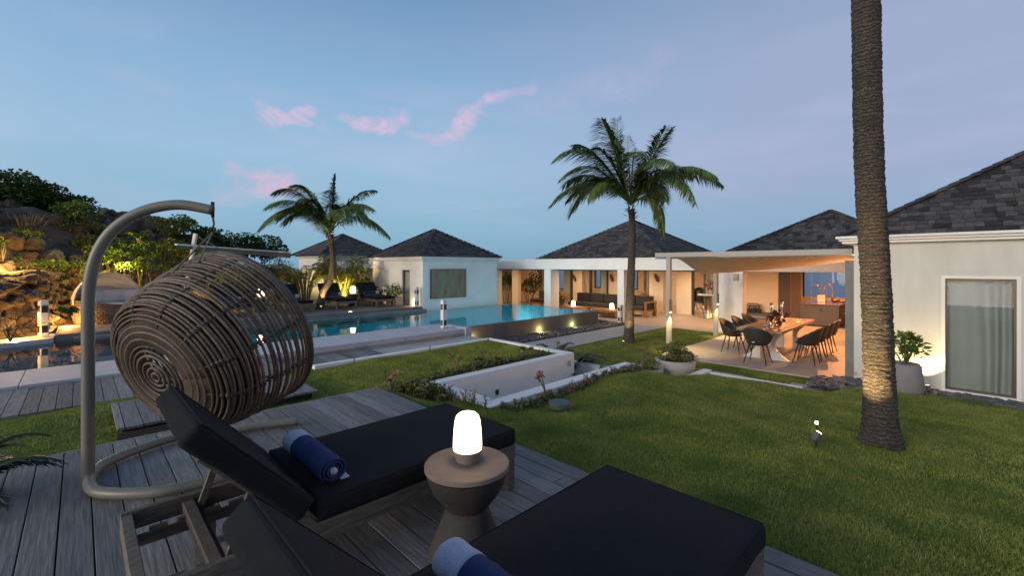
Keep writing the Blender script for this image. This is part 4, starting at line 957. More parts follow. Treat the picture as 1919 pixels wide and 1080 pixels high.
# ------------------------------------------------------------------ poolside: far loungers, tables, lamps, posts
def far_lounger(label, c):
    t = make_lounger(label, c, R(-90), angle=52, group='loungers in a row beyond the pool'); return t
far0 = far_lounger('poolside lounger immediately left of the leaning palm trunk', (5.40, 15.72, -.10))
FL = [((6.98, 15.72, -.10), 'poolside lounger between the leaning palm and the glowing lamp'), ((8.50, 15.66, -.10), 'poolside lounger nearest the guest house, right of the glowing lamp'), ((3.55, 15.75, -.10), 'poolside lounger seen through the hanging basket, right one'), ((2.0, 15.80, -.10), 'poolside lounger farthest left, seen through the hanging basket')]
for c, lb in FL: dup(far0, c, R(-90), lb)
for (x, y), lb in (((5.40, 16.92), 'blue and white towel on the lounger left of the leaning palm'), ((6.98, 16.92), 'blue and white towel on the lounger right of the leaning palm'), ((8.50, 16.86), 'blue and white towel on the lounger nearest the guest house'), ((3.55, 16.95), 'blue and white towel on a lounger seen through the basket, right one'), ((2.0, 17.0), 'blue and white towel on the farthest left lounger')):
    towel(lb, (x, y, .385), R(-90), .62, .075)
def small_table(label, c):
    t = thing('side_table', label, 'side table', c, 0, 'round tables between the poolside loungers'); b = MB(); b.lathe([(0,.45),(.24,.452),(.24,.48),(0,.482)], n=28, close=False); b.build('table_top', TABT, t)
    b = MB(); b.lathe([(.20,0),(.18,.05),(.11,.25),(.16,.40),(.20,.449)], n=24, close=False); b.build('base', TABB, t, smooth=True); return t
def small_lamp(label, c, s=1.0):
    t = thing('table_lamp', label, 'table lamp', c, 0, 'small glowing cordless lamps'); b = MB(); b.lathe([(0,0),(.05*s,0),(.05*s,.03*s),(0,.03*s)], n=20, close=False); b.build('base', LBASE, t)
    b = MB(); b.lathe([(.06*s,.03*s),(.085*s,.035*s),(.082*s,.10*s),(.065*s,.22*s),(0,.235*s)], n=24, close=False); b.build('shade', LAMPW, t, smooth=True); return t
small_table('round dark table between the two loungers right of the leaning palm', (7.74, 16.9, -.10)); small_lamp('glowing lamp on the round table between the loungers right of the leaning palm', (7.74, 16.88, .384), 1.25)
small_table('round dark table seen through the rim of the hanging basket', (4.48, 17.0, -.10)); small_lamp('glowing lamp on the table seen through the rim of the basket', (4.48, 17.0, .384), 1.3)
def sensor_post(label, c, h=.72, rz=0, w1=.13):
    t = thing('sensor_post', label, 'post', c, rz, 'white posts with dark sensor windows round the pool'); b = MB(); b.box(-w1/2, -w1/2, 0, w1/2, w1/2, h); b.build('post', POSTW, t, bevel=.018, seg=3)
    for z in (.10*h, .66*h): b = MB(); b.box(-w1/2+.022, -w1/2-.006, z, w1/2-.022, -w1/2+.002, z+.19*h); b.build('sensor_window', NAVY, t, bevel=.008); b = MB(); b.box(-w1/2-.006, -w1/2+.022, z, -w1/2+.002, w1/2-.022, z+.19*h); b.build('sensor_window', NAVY, t, bevel=.008)
    return t
sensor_post('white sensor post on the pool coping in front of the wall painting', (6.86, 9.55, -.15), .74, R(0))
sensor_post('white sensor post at the corner of the guest house', (9.30, 14.72, -.10), .78)
sensor_post('white sensor post behind the lounger nearest the guest house', (9.1, 16.9, -.10), .72)
sensor_post('white sensor post before the amber lit rocks on the left', (-.60, 15.0, -.15), .84, R(20), .15)
sensor_post('white sensor post against the wide pavilion column by the palm', (14.98, 9.27, -.72), .70)
sensor_post('small white sensor post by the first pavilion column', (14.9, 17.6, -.5), .62)
# pots and shrubs near the guest house
def potted(label, c, r, h, fr_, n, seed, m=LEAFM, pm=POTG, L=.09, square=False, name='potted_plant', lift=.7, prof_=None):
    t = thing(name, label, 'potted plant', c); b = MB()
    pr = prof_ or [(r*.7, 0), (r*.95, h*.5), (r, h), (r*.88, h), (r*.86, h*.88), (0, h*.86)]
    if square: b.box(-r, -r, 0, r, r, h)
    else: b.lathe(pr, n=36, close=False)
    pt = b.build('pot', pm, t, smooth=not square, bevel=.01 if square else 0); b = MB(); b.lathe([(0, h*.87), (r*.84, h*.87)], n=20, close=False); b.build('soil', SOIL, t)
    b = MB(); leaf_cloud(b, (0, 0, h+fr_*lift), (fr_, fr_, fr_*.9), n, L, L*.45, seed); b.build('foliage', m, t)
    g = random.Random(seed); b = MB()
    for i in range(6): a = g.uniform(0, 6.28); b.tube([(0, 0, h*.8), (math.cos(a)*fr_*.3, math.sin(a)*fr_*.3, h+fr_*.4), (math.cos(a)*fr_*.6, math.sin(a)*fr_*.6, h+fr_*g.uniform(.8, 1.2))], [.014, .01, .005], 6)
    b.build('stem', STEM, t); return t
potted('leafy shrub in a grey square pot left of the guest house corner', (9.15, 15.95, -.10), .17, .34, .34, 420, 31, square=True)
shrub('shrub', 'round green shrub behind the lounger nearest the guest house', 'shrub', (9.25, 17.3, .25), (.38, .38, .34), 600, .09, .05, 32, LEAFD, base=-.1)
potted('small tree in a pot in the lit recess behind the colonnade', (15.9, 17.9, -.70), .18, .45, .40, 380, 33, LEAFO)
pr_ = [(.20, 0), (.23, .03), (.245, .10), (.21, .46), (.185, .50), (.165, .50), (.16, .44), (0, .43)]
rp = potted('small leafy tree in a tall tapered grey pot by the lit right house wall', (9.52, .63, -.575), .2, .50, .27, 260, 34, LEAFM, POTG, .11, prof_=pr_, lift=.85)
# stone bowls
def bowl(label, c, r, h, fr_, n, seed, L):
    t = thing('stone_bowl', label, 'planter', c); b = MB(); b.lathe([(r*.72, 0), (r*.86, h*.25), (r*.96, h*.65), (r, h), (r*.9, h+.005), (r*.86, h*.85), (0, h*.83)], n=48, close=False); b.build('bowl', POTW, t, smooth=True)
    b = MB(); b.lathe([(0, h*.86), (r*.87, h*.86)], n=24, close=False); b.build('soil', SOIL, t)
    b = MB(); leaf_cloud(b, (0, 0, h+fr_[2]*.45), fr_, n, L, L*.4, seed, up=.5); b.build('foliage', LEAFO, t); return t
bowl('low pale stone bowl of succulents by the edge of the near lawn', (7.40, 4.02, -.69), .30, .33, (.22, .22, .10), 300, 41, .06)
bowl('large pale stone bowl with bushy herbs beside the angled kerb', (8.05, 3.78, -.69), .36, .42, (.36, .36, .20), 900, 42, .075)
# hedge of thorny plants round the well
def hedge(name, label, x0, y0, x1, y1, n, z, hgt, wd_, seed, m, L=.035, group='low flowering hedges round the light well', arms=40):
    g = random.Random(seed); O = ((x0+x1)/2, (y0+y1)/2, z); t = thing(name, label, 'hedge', O, 0, group); b = MB(); s_ = MB()
    for i in range(arms):
        u = g.random(); x = x0+(x1-x0)*u+g.uniform(-wd_, wd_)*.8; y = y0+(y1-y0)*u+g.uniform(-wd_, wd_)*.8; zb = gh(x, y)-.02; hh = hgt*g.uniform(.5, 1.25)
        lx, ly = g.uniform(-.07, .07), g.uniform(-.07, .07); s_.tube([(x, y, zb), (x+lx*.5, y+ly*.5, zb+hh*.55), (x+lx, y+ly, zb+hh)], [.007, .006, .004], 5)
        for k in range(int(n/arms)):
            f = g.uniform(.1, 1.05); d = Vector((g.gauss(0,1), g.gauss(0,1), g.gauss(.3,.6))); b.leaf((x+lx*f, y+ly*f, zb+hh*f), d, L*g.uniform(.7, 1.5), L*.55, Vector((g.gauss(0,.6), g.gauss(0,.6), 1)), .1, g.random())
    b.build('foliage', m, t, O); s_.build('stem', STEM, t, O); return t
hedge('hedge', 'olive thorny hedge along the far kerb of the light well', 3.3, 5.36, 6.2, 5.42, 3600, -.18, .12, .12, 51, LEAFO, arms=240)
hedge('hedge', 'dense bushy hedge at the left corner of the light well', 3.02, 5.1, 3.2, 4.55, 3400, -.2, .17, .20, 52, LEAFO, L=.045, arms=150)
hedge('hedge', 'sparse thorny shoots along the left kerb of the light well', 3.30, 4.6, 3.30, 3.75, 420, -.1, .17, .05, 53, SUCC, L=.03, arms=26)
hedge('hedge', 'thorny brown hedge along the near kerb of the light well', 3.5, 3.70, 6.5, 3.72, 4200, -.2, .11, .07, 54, SUCC, L=.034, arms=150)
hedge('hedge', 'leafy green patch beside the thorny hedge near the vent cap', 3.5, 3.62, 4.5, 3.66, 700, -.2, .07, .08, 55, LEAFO, L=.035, arms=70)
def flower(b, c, r, seed):
    g = random.Random(seed)
    for k in range(5):
        a = k*1.257+g.random(); d = Vector((math.cos(a), math.sin(a), .35)); b.leaf(c, d, r, r*.8, Vector((0,0,1)), -.05, g.random())
def desert_rose(label, c, h, seed, blooms, cm, leaves=14, spread=.12, lL=.075):
    g = random.Random(seed); t = thing('desert_rose', label, 'flower plant', c, 0, 'desert roses round the light well'); s_ = MB(); lf = MB(); fl = MB(); c = Vector((0,0,0))
    for i in range(blooms):
        a = g.uniform(0, 6.28); e = Vector((math.cos(a)*spread*g.uniform(.4, 1), math.sin(a)*spread*g.uniform(.4, 1), h*g.uniform(.7, 1.0))); s_.tube([(0,0,-.03), (e.x*.25, e.y*.25, h*.4), e], [.016, .010, .006], 6)
        for k in range(leaves): d = Vector((g.gauss(0,1), g.gauss(0,1), g.gauss(.2,.5))); lf.leaf(e, d, lL*g.uniform(.6, 1.2), lL*.4, None, .2, g.random())
        for k in range(5): flower(fl, e+Vector((g.gauss(0,.022), g.gauss(0,.022), g.uniform(-.01,.035))), .032, seed*9+k)
    s_.build('stem', STEM, t); lf.build('leaves', LEAFM, t); fl.build('flowers', cm, t); return t
desert_rose('tall two headed pink desert rose rising before the sunken wall', (4.20, 3.66, gh(4.2, 3.66)), .42, 61, 2, PINK, 12, .17)
desert_rose('bright pink flowered plant in the bed left of the red blooms', (4.55, 5.45, -.19), .24, 62, 3, PINK, 20)
desert_rose('crimson blooms at the far end of the raised bed', (5.85, 5.55, -.17), .18, 63, 3, PINK, 16)
desert_rose('coral flowers low in the middle of the raised bed', (5.0, 5.35, -.18), .15, 64, 2, CORAL, 14)
desert_rose('coral topped plant at the rear of the raised bed', (4.35, 5.7, -.18), .26, 65, 2, CORAL, 14)
desert_rose('small pink bloom at the right end of the near kerb', (6.75, 3.75, gh(6.7, 3.75)), .36, 66, 2, PINK, 8, .2)
desert_rose('coral bloom among bare grey branches by the left deck corner', (2.98, 5.35, -.2), .26, 67, 4, CORAL, 4, .16)
desert_rose('coral bloom between the cycads beyond the bed kerb', (7.15, 6.0, -.72), .62, 68, 1, CORAL, 10)
# vent cap, sprinklers, lawn lights
O = (3.93, 3.22, gh(3.93, 3.22)); vc = thing('vent_cap', 'squat green grey round vent cap on the grass by the light well', 'vent cap', O)
b_ = MB(); b_.lathe([(0,.045),(.118,.045),(.125,.05),(.125,.105),(.118,.112),(0,.114)], n=40, close=False); b_.build('cap', VENT, vc, smooth=False, bevel=.003)
b_ = MB(); b_.lathe([(.06,-.03),(.06,.0449)], n=20); b_.build('neck', BLK, vc)
for (x, y, lb, hh) in ((3.22, 5.95, 'thin black sprinkler riser standing alone in the raised lawn', .13), (3.36, 7.28, 'black sprinkler riser at the left end of the bed kerb', .08), (4.9, 7.28, 'black sprinkler riser midway along the bed kerb', .08), (2.55, 7.30, 'black sprinkler riser near the hanging basket', .09), (6.40, 7.26, 'black sprinkler riser at the far corner of the bed kerb', .07)):
    b_ = MB(); z = gh(x, y); b_.tube([(x, y, z-.05), (x, y, z+hh)], .008, 8).tube([(x, y, z+hh), (x, y, z+hh+.015)], .012, 8); tag(b_.build('sprinkler', BLK, None, (x, y, z)), lb, 'sprinkler', 'black sprinkler risers')
def spike_light(label, c, aim, e=14, lit=True, r=.032, ang=60):
    t = thing('garden_spotlight', label, 'garden light', c, 0, 'garden spotlights on spikes'); b = MB(); b.tube([(0,0,-.05),(0,0,.07)], .009, 8); b.build('spike', BLK, t)
    d = (Vector(aim)-Vector(c)-Vector((0,0,.1))).normalized(); p = Vector((0,0,.10)); b = MB(); b.tube([p-d*.05, p+d*.04], [r*.8, r], 16); b.build('housing', mat('grey_housing', (.09, .095, .10), .5), t, smooth=False)
    if lit:
        b = MB(); b.tube([p+d*.041, p+d*.046], r*.8, 16); b.build('lens', LENS, t); q = Vector(c)+p+d*.09; lamp('SPOT', q, e, (1, .66, .28), .02, aim, ang)
    return t
pbz = Vector(pb)
spike_light('small spotlight on the grass aimed at the thick near palm', (4.95, .95, gh(4.95, .95)), tuple(pbz+Vector((-.1,.05,.85))), 340, ang=62)
spike_light('spotlight in the grass at the foot of the tall lawn palm', (10.75, 6.55, -.74), (11.36, 6.72, .3), 130, ang=60)
spike_light('spotlight tucked beside the tapered pot and right house wall', (9.74, .36, -.575), (10.1, .47, .05), 60, ang=96)
spike_light('poolside spotlight at the foot of the leaning palm', (6.15, 16.02, -.10), (6.55, 16.25, 1.0), 260, ang=60)
b_ = MB(); b_.tube([P(1531, 786, -.12), P(1531, 792, -.12)], .018, 12)
def glow(label, c, e, color=(1, .60, .18), aim=None, ang=130, size=.03, r=.035):
    t = thing('ground_light', label, 'ground light', c, 0, 'lit ground lights'); b = MB(); b.lathe([(r*1.25, -.02), (r*1.25, .012), (r, .014), (r, .004)], n=20, close=False); b.build('ring', STAIN, t); b = MB(); b.lathe([(0, .006), (r*.98, .006)], n=20, close=False); b.build('lens', LENS, t)
    q = Vector(c)+Vector((0,0,.07)) if aim is None else Vector(c).lerp(Vector((aim[0], aim[1], c[2])), .35)+Vector((0,0,.10)); lamp('POINT', q, e, color)
sp = P(1531, 792, -.16)
t_ = thing('garden_spotlight', 'tiny lit lamp head floating on a thin stem above the right lawn', 'garden light', (sp.x, sp.y, gh(sp.x, sp.y)), 0)
h_ = sp.z - gh(sp.x, sp.y); b_ = MB(); b_.tube([(0,0,-.04), (0,0,h_)], .006, 8); b_.build('spike', BLK, t_); b_ = MB(); b_.lathe([(0,-.02),(.014,-.018),(.016,.0),(.012,.010),(0,.012)], (0,0,h_), 16, close=False); b_.build('lens', LENS, t_)
for k, x in enumerate((8.05, 10.97, 12.75)):
    glow(['ground light at the pool wall nearest the raised bed', 'ground light at the middle of the pool wall', 'ground light at the pool wall nearest the pavilion'][k], (x, 9.72, -.745), 8.0 if k < 2 else 5.5, (1, .74, .28) if k < 2 else (.9, .95, .35), (x, 9.84, -.3), 100)
glow('ground light washing the guest house wall left of the shrub', (9.36, 16.45, -.095), 5, (1, .66, .36), (9.5, 16.5, .8), 110)
glow('ground light washing the guest house wall at its corner', (9.34, 15.2, -.095), 5, (1, .66, .36), (9.5, 15.15, .8), 110)
glow('ground light behind the potted tree in the colonnade recess', (16.3, 17.9, -.69), 14, (1, .62, .25))
# ------------------------------------------------------------------ rock hill
BL = [(-9, 12.5), (-3, 14.35), (-1.3, 15.25), (-.5, 16.5), (.0, 18.0), (1.7, 18.9), (4.0, 20.0), (6.0, 21.5), (10, 26)]
def bdist(x, y):
    best = 1e9; sgn = 1
    for (ax_, ay), (bx, by) in zip(BL, BL[1:]):
        dx, dy = bx-ax_, by-ay; t_ = max(0, min(1, ((x-ax_)*dx+(y-ay)*dy)/(dx*dx+dy*dy))); px, py = ax_+dx*t_, ay+dy*t_; d = math.hypot(x-px, y-py)
        if d < best: best = d; sgn = 1 if (dx*(y-ay)-dy*(x-ax_)) > 0 else -1
    return best*sgn
def interp(tb, v):
    if v <= tb[0][0]: return tb[0][1]
    for (a, ra), (c, rc) in zip(tb, tb[1:]):
        if v <= c: return ra+(rc-ra)*(v-a)/(c-a)
    return tb[-1][1]
def hill(x, y):
    u = bdist(x, y)
    if u < -.25: return -.6
    top = interp([(-8, 3.9), (-4, 3.5), (-1.6, 3.3), (0.2, 3.15), (1.6, 3.0), (3.2, 2.4), (5, 1.4), (7, .6), (10, .3)], x+ .25*(y-18)*.3)
    f = .43*sm((u+.1)/.75) + .25*sm((u-.95)/.6) + .32*sm((u-1.5)/1.3)
    n = .10*math.sin(x*3.1+y*1.3)*math.sin(y*2.3-x) + .06*math.sin(x*7.1)*math.cos(y*6.3)
    return -.2 + (top+.2)*f + n*sm(u/.6) - .9*sm((u-7)/5)
grid('rocky_slope', -9, 10, 10, 32, .22, hill, ROCK, skip=lambda x, y: bdist(x, y) < -.6)
def boulder_mesh(seed, m):
    import bmesh
    g = random.Random(seed); bm = bmesh.new(); bmesh.ops.create_icosphere(bm, subdivisions=4, radius=1)
    pl = [(Vector((g.gauss(0,1), g.gauss(0,1), g.gauss(0,1))).normalized(), g.uniform(.52, .88)) for _ in range(20)]
    from mathutils import noise
    o = Vector((seed*3.7, seed*1.3, 0))
    for v in bm.verts:
        p = v.co.copy()
        for n_, h in pl:
            dd = p.dot(n_)-h
            if dd > 0: p -= n_*dd*.92
        p *= 1+.16*noise.noise(p*1.9+o)-.10*abs(noise.noise(p*3.2+o))+.06*noise.noise(p*6+o)+.035*noise.noise(p*15+o); v.co = p
    me = bpy.data.meshes.new('boulder'); bm.to_mesh(me); bm.free(); me.materials.append(m)
    a = me.attributes.new('tint', 'FLOAT', 'FACE'); a.data.foreach_set('value', [g.random()]*len(me.polygons)); me.polygons.foreach_set('use_smooth', [True]*len(me.polygons)); return me
BM = [boulder_mesh(s_, [ROCK, ROCKG, ROCKR, ROCK][s_ % 4]) for s_ in range(10)]
def boulder(label, c, s_, k, rot, group=None):
    o = bpy.data.objects.new('boulder', BM[k]); COL.objects.link(o); o.location = c; o.scale = s_; o.rotation_euler = rot; tag(o, label, 'boulder', group); return o
g = random.Random(99); placed = []
big = [((250, 425), 15.2, .75, 2, 'dark grey boulder silhouetted left of the stand arch on the ridge'), ((205, 402), 15.8, .62, 1, 'brown boulder on the ridge below the sea grape bush'), ((222, 395), 16.4, .5, 2, 'rust topped boulder at the highest bare point of the ridge'), ((275, 425), 15.6, .62, 1, 'upright grey boulder inside the arch of the stand'), ((318, 432), 15.4, .55, 2, 'reddish brown boulder right of the upright grey boulder'), ((345, 450), 16.0, .6, 6, 'rust boulder behind the slanting canopy post'),
       ((95, 455), 13.0, .52, 1, 'large grey boulder in the middle of the rock face'), ((140, 470), 13.6, .42, 5, 'grey cracked boulder next to the stand pole'), ((20, 455), 12.2, .38, 2, 'upright amber lit boulder at the left edge'), ((52, 468), 12.4, .34, 6, 'rounded amber lit boulder beside the upright one'), ((45, 490), 12.1, .33, 2, 'lowest amber lit boulder above the fern shelf'), ((60, 430), 12.8, .36, 0, 'flat brown boulder above the amber lit boulders'), ((10, 425), 13.0, .34, 4, 'brown boulder near the grass tuft'), ((60, 606), 10.9, .30, 6, 'amber lit rounded boulder at the water edge'), ((20, 600), 10.6, .28, 0, 'brown rock lowest at the left edge')]
for (px, py), d, s_, k, lb in big:
    d += 1.9 if px > 180 else 0; c = D(px, py, d); s_ *= .95; hz_ = hill(c.x, c.y); c.z = min(c.z, hz_+s_*.65); boulder(lb, c, (s_*1.1, s_, s_*.85), k, (g.uniform(-.4,.4), g.uniform(-.4,.4), g.uniform(0,6)))
def rocklab(k, z, u, x=0, y=1):
    c_ = 960+825*(x*RT[0]+y*RT[1])/(x*FW[0]+y*FW[1]); sd_ = 'left of the sensor post' if c_ < 66 else 'between sensor post and stand pole' if c_ < 160 else 'behind the daybed' if c_ < 275 else 'seen over or through the basket'
    return '%s volcanic rock %s, ' % ({1: 'grey', 5: 'grey', 9: 'grey', 2: 'rusty', 6: 'rusty'}.get(k, 'brown'), 'in the steep face' if u < .9 else ('on the planted shelf' if u < 2.6 else 'near the hilltop bushes')) + sd_
n = 0; tries = 0
while n < 150 and tries < 9000:
    tries += 1
    x = g.uniform(-3.6, 6.0); y = g.uniform(12, 24.5); u = bdist(x, y)
    if u < .6 or u > 5.2: continue
    fd = x*FW[0]+y*FW[1]; k_ = (x*RT[0]+y*RT[1])/fd
    if k_ < -1.25: continue
    s_ = g.uniform(.14, .38)
    if any((x-a)**2+(y-c)**2 < (s_+r_)**2*.5 for a, c, r_ in placed): continue
    placed.append((x, y, s_)); n += 1; kk = g.choice([0, 0, 3, 4, 7, 8, 1, 2, 6])
    boulder(rocklab(kk, 0, u, x, y), (x, y, hill(x, y)+s_*.1), (s_*g.uniform(.9, 1.35), s_*g.uniform(.85, 1.2), s_*g.uniform(.6, .9)), kk, (g.uniform(-.5,.5), g.uniform(-.5,.5), g.uniform(0,6.28)), 'volcanic rocks of the hillside')
# steep retaining face: rocks stacked one over another
n = 0; ppos = []; tries = 0
while n < 125 and tries < 5000:
    tries += 1
    i = g.choice([1, 1, 2, 2, 2, 3, 3, 4]); t2 = g.random(); (ax_, ay), (bx, by) = BL[i], BL[i+1]; x = ax_+(bx-ax_)*t2; y = ay+(by-ay)*t2; L_ = math.hypot(bx-ax_, by-ay); nx_, ny_ = -(by-ay)/L_, (bx-ax_)/L_
    zz = g.uniform(-.15, 1.25); s_ = g.uniform(.15, .30); x += nx_*(.02+.28*(zz+.2)); y += ny_*(.02+.28*(zz+.2))
    if (x*RT[0]+y*RT[1])/(x*FW[0]+y*FW[1]) < -1.25: continue
    if any((Vector((x, y, zz))-p_).length < (s_+r_)*.66 for p_, r_ in ppos): continue
    ppos.append((Vector((x, y, zz)), s_)); n += 1; kk = g.choice([0, 0, 3, 4, 7, 8, 6])
    boulder(rocklab(kk, zz, 0, x, y), (x, y, zz), (s_*1.25, s_*1.05, s_*.85), kk, (g.uniform(-.3,.3), g.uniform(-.3,.3), g.uniform(0,6.28)), 'volcanic rocks of the hillside')
# vegetation on the hill
def hs(px, py, d, rad, n, L, wd_, seed, m, label, up=0):
    c = D(px, py, d); bz = hill(c.x, c.y); shrub('shrub', label, 'shrub', tuple(c), rad, n, L, wd_, seed, m, 'shrubs growing on the rock hill', base=min(bz, c.z-rad[2]*.6))
hs(-40, 352, 14.2, (1.5, 1.3, 1.15), 4200, .11, .085, 71, LEAFD, 'sea grape bush cut by the left photo edge on the ridge')
hs(55, 382, 14.8, (1.35, 1.1, .95), 4200, .11, .085, 72, LEAFD, 'tallest sea grape bush on the ridge, over the grass tuft')
hs(118, 388, 15.2, (.95, .9, .75), 3000, .10, .08, 73, LEAFD, 'sea grape bush on the ridge next to the bare boulders')
hs(152, 405, 14.6, (.62, .6, .42), 1600, .08, .055, 74, LEAFM, 'mid green bush spilling down right of the sea grapes')
hs(325, 420, 16.5, (.75, .6, .38), 1500, .09, .07, 75, LEAFM, 'bright bush on the ridge under the stand arch tip')
hs(385, 450, 18.0, (1.1, .9, .55), 2000, .11, .085, 76, LEAFD, 'dark bush on the ridge behind the canopy post')
hs(430, 458, 19.0, (1.2, 1.0, .60), 2200, .11, .085, 77, LEAFD, 'dark bush on the ridge above the canopy middle')
hs(480, 465, 19.5, (1.0, .9, .52), 1900, .11, .085, 78, LEAFD, 'dark bush on the ridge above the canopy right end')
hs(515, 474, 19.6, (.6, .6, .36), 900, .10, .08, 79, LEAFD, 'last small dark bush where the ridge meets the far house roof')
hs(207, 482, 14.0, (.60, .55, .34), 1900, .07, .035, 80, LEAFM, 'yellow lit bush above the white daybed')
hs(170, 455, 14.3, (.55, .5, .26), 1300, .07, .04, 81, LEAFM, 'green bush between the stand pole and the dark boulders')
hs(235, 462, 14.6, (.5, .5, .24), 1200, .07, .04, 82, LEAFM, 'green bush inside the arch under the upright boulder')
hs(300, 460, 14.6, (.72, .6, .28), 1500, .07, .04, 83, LEAFM, 'green bush right of the lit bush, below the rust boulder')
hs(310, 498, 14.4, (.42, .4, .20), 900, .07, .035, 84, LEAFM, 'small fern like bush low on the rocks right of the daybed')
hs(45, 437, 12.6, (.42, .4, .12), 800, .06, .03, 85, LEAFM, 'low creeping plant over the amber lit boulders')
hs(85, 497, 12.4, (.62, .5, .14), 1100, .06, .03, 86, LEAFM, 'green ground cover on the shelf above the retaining rocks')
hs(10, 490, 11.9, (.50, .5, .18), 800, .08, .04, 87, LEAFM, 'green ground cover shelf plant at the left edge')
hs(140, 500, 13.1, (.40, .4, .14), 800, .06, .03, 88, LEAFM, 'ground cover trailing beside the stand pole')
hs(250, 500, 14.0, (.50, .4, .15), 800, .06, .03, 89, LEAFM, 'ground cover behind the canopy of the daybed')
hs(430, 515, 17.0, (.9, .6, .4), 1500, .08, .05, 90, LEAFM, 'bush seen through the top of the basket')
hs(2, 455, 11.4, (.12, .2, .12), 160, .08, .05, 91, LEAFM, 'sprig of leaves cut by the left photo edge')
c = D(50, 412, 13.4); t_ = thing('grass_tuft', 'dry pale ornamental grass tuft on the rock ledge at left', 'grass tuft', (c.x, c.y, c.z-.25)); b_ = MB()
for i in range(150):
    a = g.uniform(0, 6.28); r_ = g.random()**.6; b_.leaf((math.cos(a)*r_*.38, math.sin(a)*r_*.38, 0), (math.cos(a)*r_*.75, math.sin(a)*r_*.75, 1), g.uniform(.35, .6), .028, None, .05, g.random())
b_.build('blades', mat('dry_grass_leaf', (.24, .20, .12), .8, 4, .3, tint=.35), t_)
for px, py, d, L_, s_ in ((262, 450, 14.0, .34, 92), (128, 590, 10.5, .2, 93)):
    cycad('agave', ['green agave below the upright grey boulder', 'small green palmlet lit at the water edge'][s_-92], tuple(D(px, py, d)), 16, L_, s_, 1.0, LEAFM, .03, .12, group='small rosettes on the rocks')
b_ = MB(); c = P(20, 640, -.12)
for i in range(5): b_.tube([c, c+Vector((g.uniform(-.1,.1), g.uniform(-.1,.1), .25)), D(8+i*26, 596+i*3, 9.2)], [.018, .012, .006], 6)
tag(b_.build('branch', STEM, None, tuple(c), smooth=True), 'bare grey branch before the amber rocks at the water edge', 'branch')
# big green hedge and trees
shrub('hedge', 'clipped bright green hedge right of the basket, under the flat canopy', 'hedge', tuple(D(505, 515, 19.0)), (1.25, .8, .62), 3800, .09, .055, 101, mat('bright_leaf', (.10, .17, .03), .5, 2, .3, tint=.5), base=-.15)
shrub('hedge', 'clipped green hedge behind the poolside loungers, seen through the basket', 'hedge', tuple(D(445, 530, 18.2)), (1.2, .8, .6), 2600, .09, .055, 102, MATS['bright_leaf'], base=-.15)
for i, (px, py, d, s_, lb) in enumerate(((948, 530, 25.5, .55, 'tree with bare trunk seen between the colonnade columns'), (992, 532, 26.0, .85, 'round green tree seen through the colonnade window'))):
    shrub('tree', lb, 'tree', tuple(D(px, py, d)), (1.1*s_, 1.1*s_, .95*s_), 1500, .10, .06, 110+i, LEAFD, base=-1.2, stems=7)
for q_ in ((335, 470, 15.2, .7, .26, 161, 'shrub in front of the canopy post on the slope'), (120, 430, 14.4, .5, .2, 162, 'low shrub under the mid green bush of the slope'), (270, 480, 14.4, .5, .2, 163, 'shrub on the slope right of the lit bush'), (380, 480, 16.0, .7, .3, 164, 'shrub on the slope seen above the basket top'), (185, 430, 15.0, .55, .2, 165, 'shrub on the slope left of the boulders in the arch'), (350, 500, 15.0, .5, .22, 166, 'shrub low on the slope at the basket edge'), (90, 520, 12.6, .4, .12, 167, 'trailing plant hanging over the retaining rocks'), (30, 522, 11.7, .35, .1, 168, 'trailing plant over the leftmost retaining rocks')):
    hs(q_[0], q_[1], q_[2], (q_[3], q_[3]*.8, q_[4]), 1300, .065, .036, q_[5], LEAFM, q_[6])
# hill lights
def rl(px, py, d, e, col=(1, .50, .12), aim=None, ang=120):
    c = D(px, py, d); lamp('POINT', c, e, col, .05) if aim is None else lamp('SPOT', c, e, col, .05, aim, ang)
rl(213, 503, 13.45, 95, (1, .72, .10)); rl(236, 496, 13.6, 50, (1, .72, .10)); rl(70, 488, 11.5, 90, (1, .55, .14)); rl(20, 498, 11.2, 55, (1, .55, .14)); rl(30, 634, 9.75, 70, (1, .52, .10)); rl(126, 604, 11.5, 100, (1, .42, .09)); rl(60, 590, 10.3, 40, (1, .46, .10)); rl(425, 520, 15.8, 60, (1, .66, .2)); rl(370, 560, 16.2, 60, (1, .5, .15))
lamp('SPOT', (7.7, 17.5, .0), 420, (1, .72, .3), 0, (7.9, 18.6, 1.2), 100)
c = D(126, 613.5, 11.55); t_ = thing('ground_light', 'lit ground light on the deck left of the daybed', 'ground light', tuple(c)); b_ = MB(); b_.lathe([(0, .01), (.06, .01)], n=20, close=False); b_.build('lens', LENS, t_); b_ = MB(); b_.lathe([(.06, -.02), (.07, 0.008), (.061, .011)], n=20, close=False); b_.build('ring', STAIN, t_)
c = P(657, 585, -.10); t_ = thing('ground_light', 'lit ground light in the far deck under the middle lounger', 'ground light', (c.x, c.y, -.1)); b_ = MB(); b_.lathe([(0, .008), (.06, .008)], n=20, close=False); b_.build('lens', LENS, t_); b_ = MB(); b_.lathe([(.06, -.005), (.07, .005), (.061, .009)], n=20, close=False); b_.build('ring', STAIN, t_)
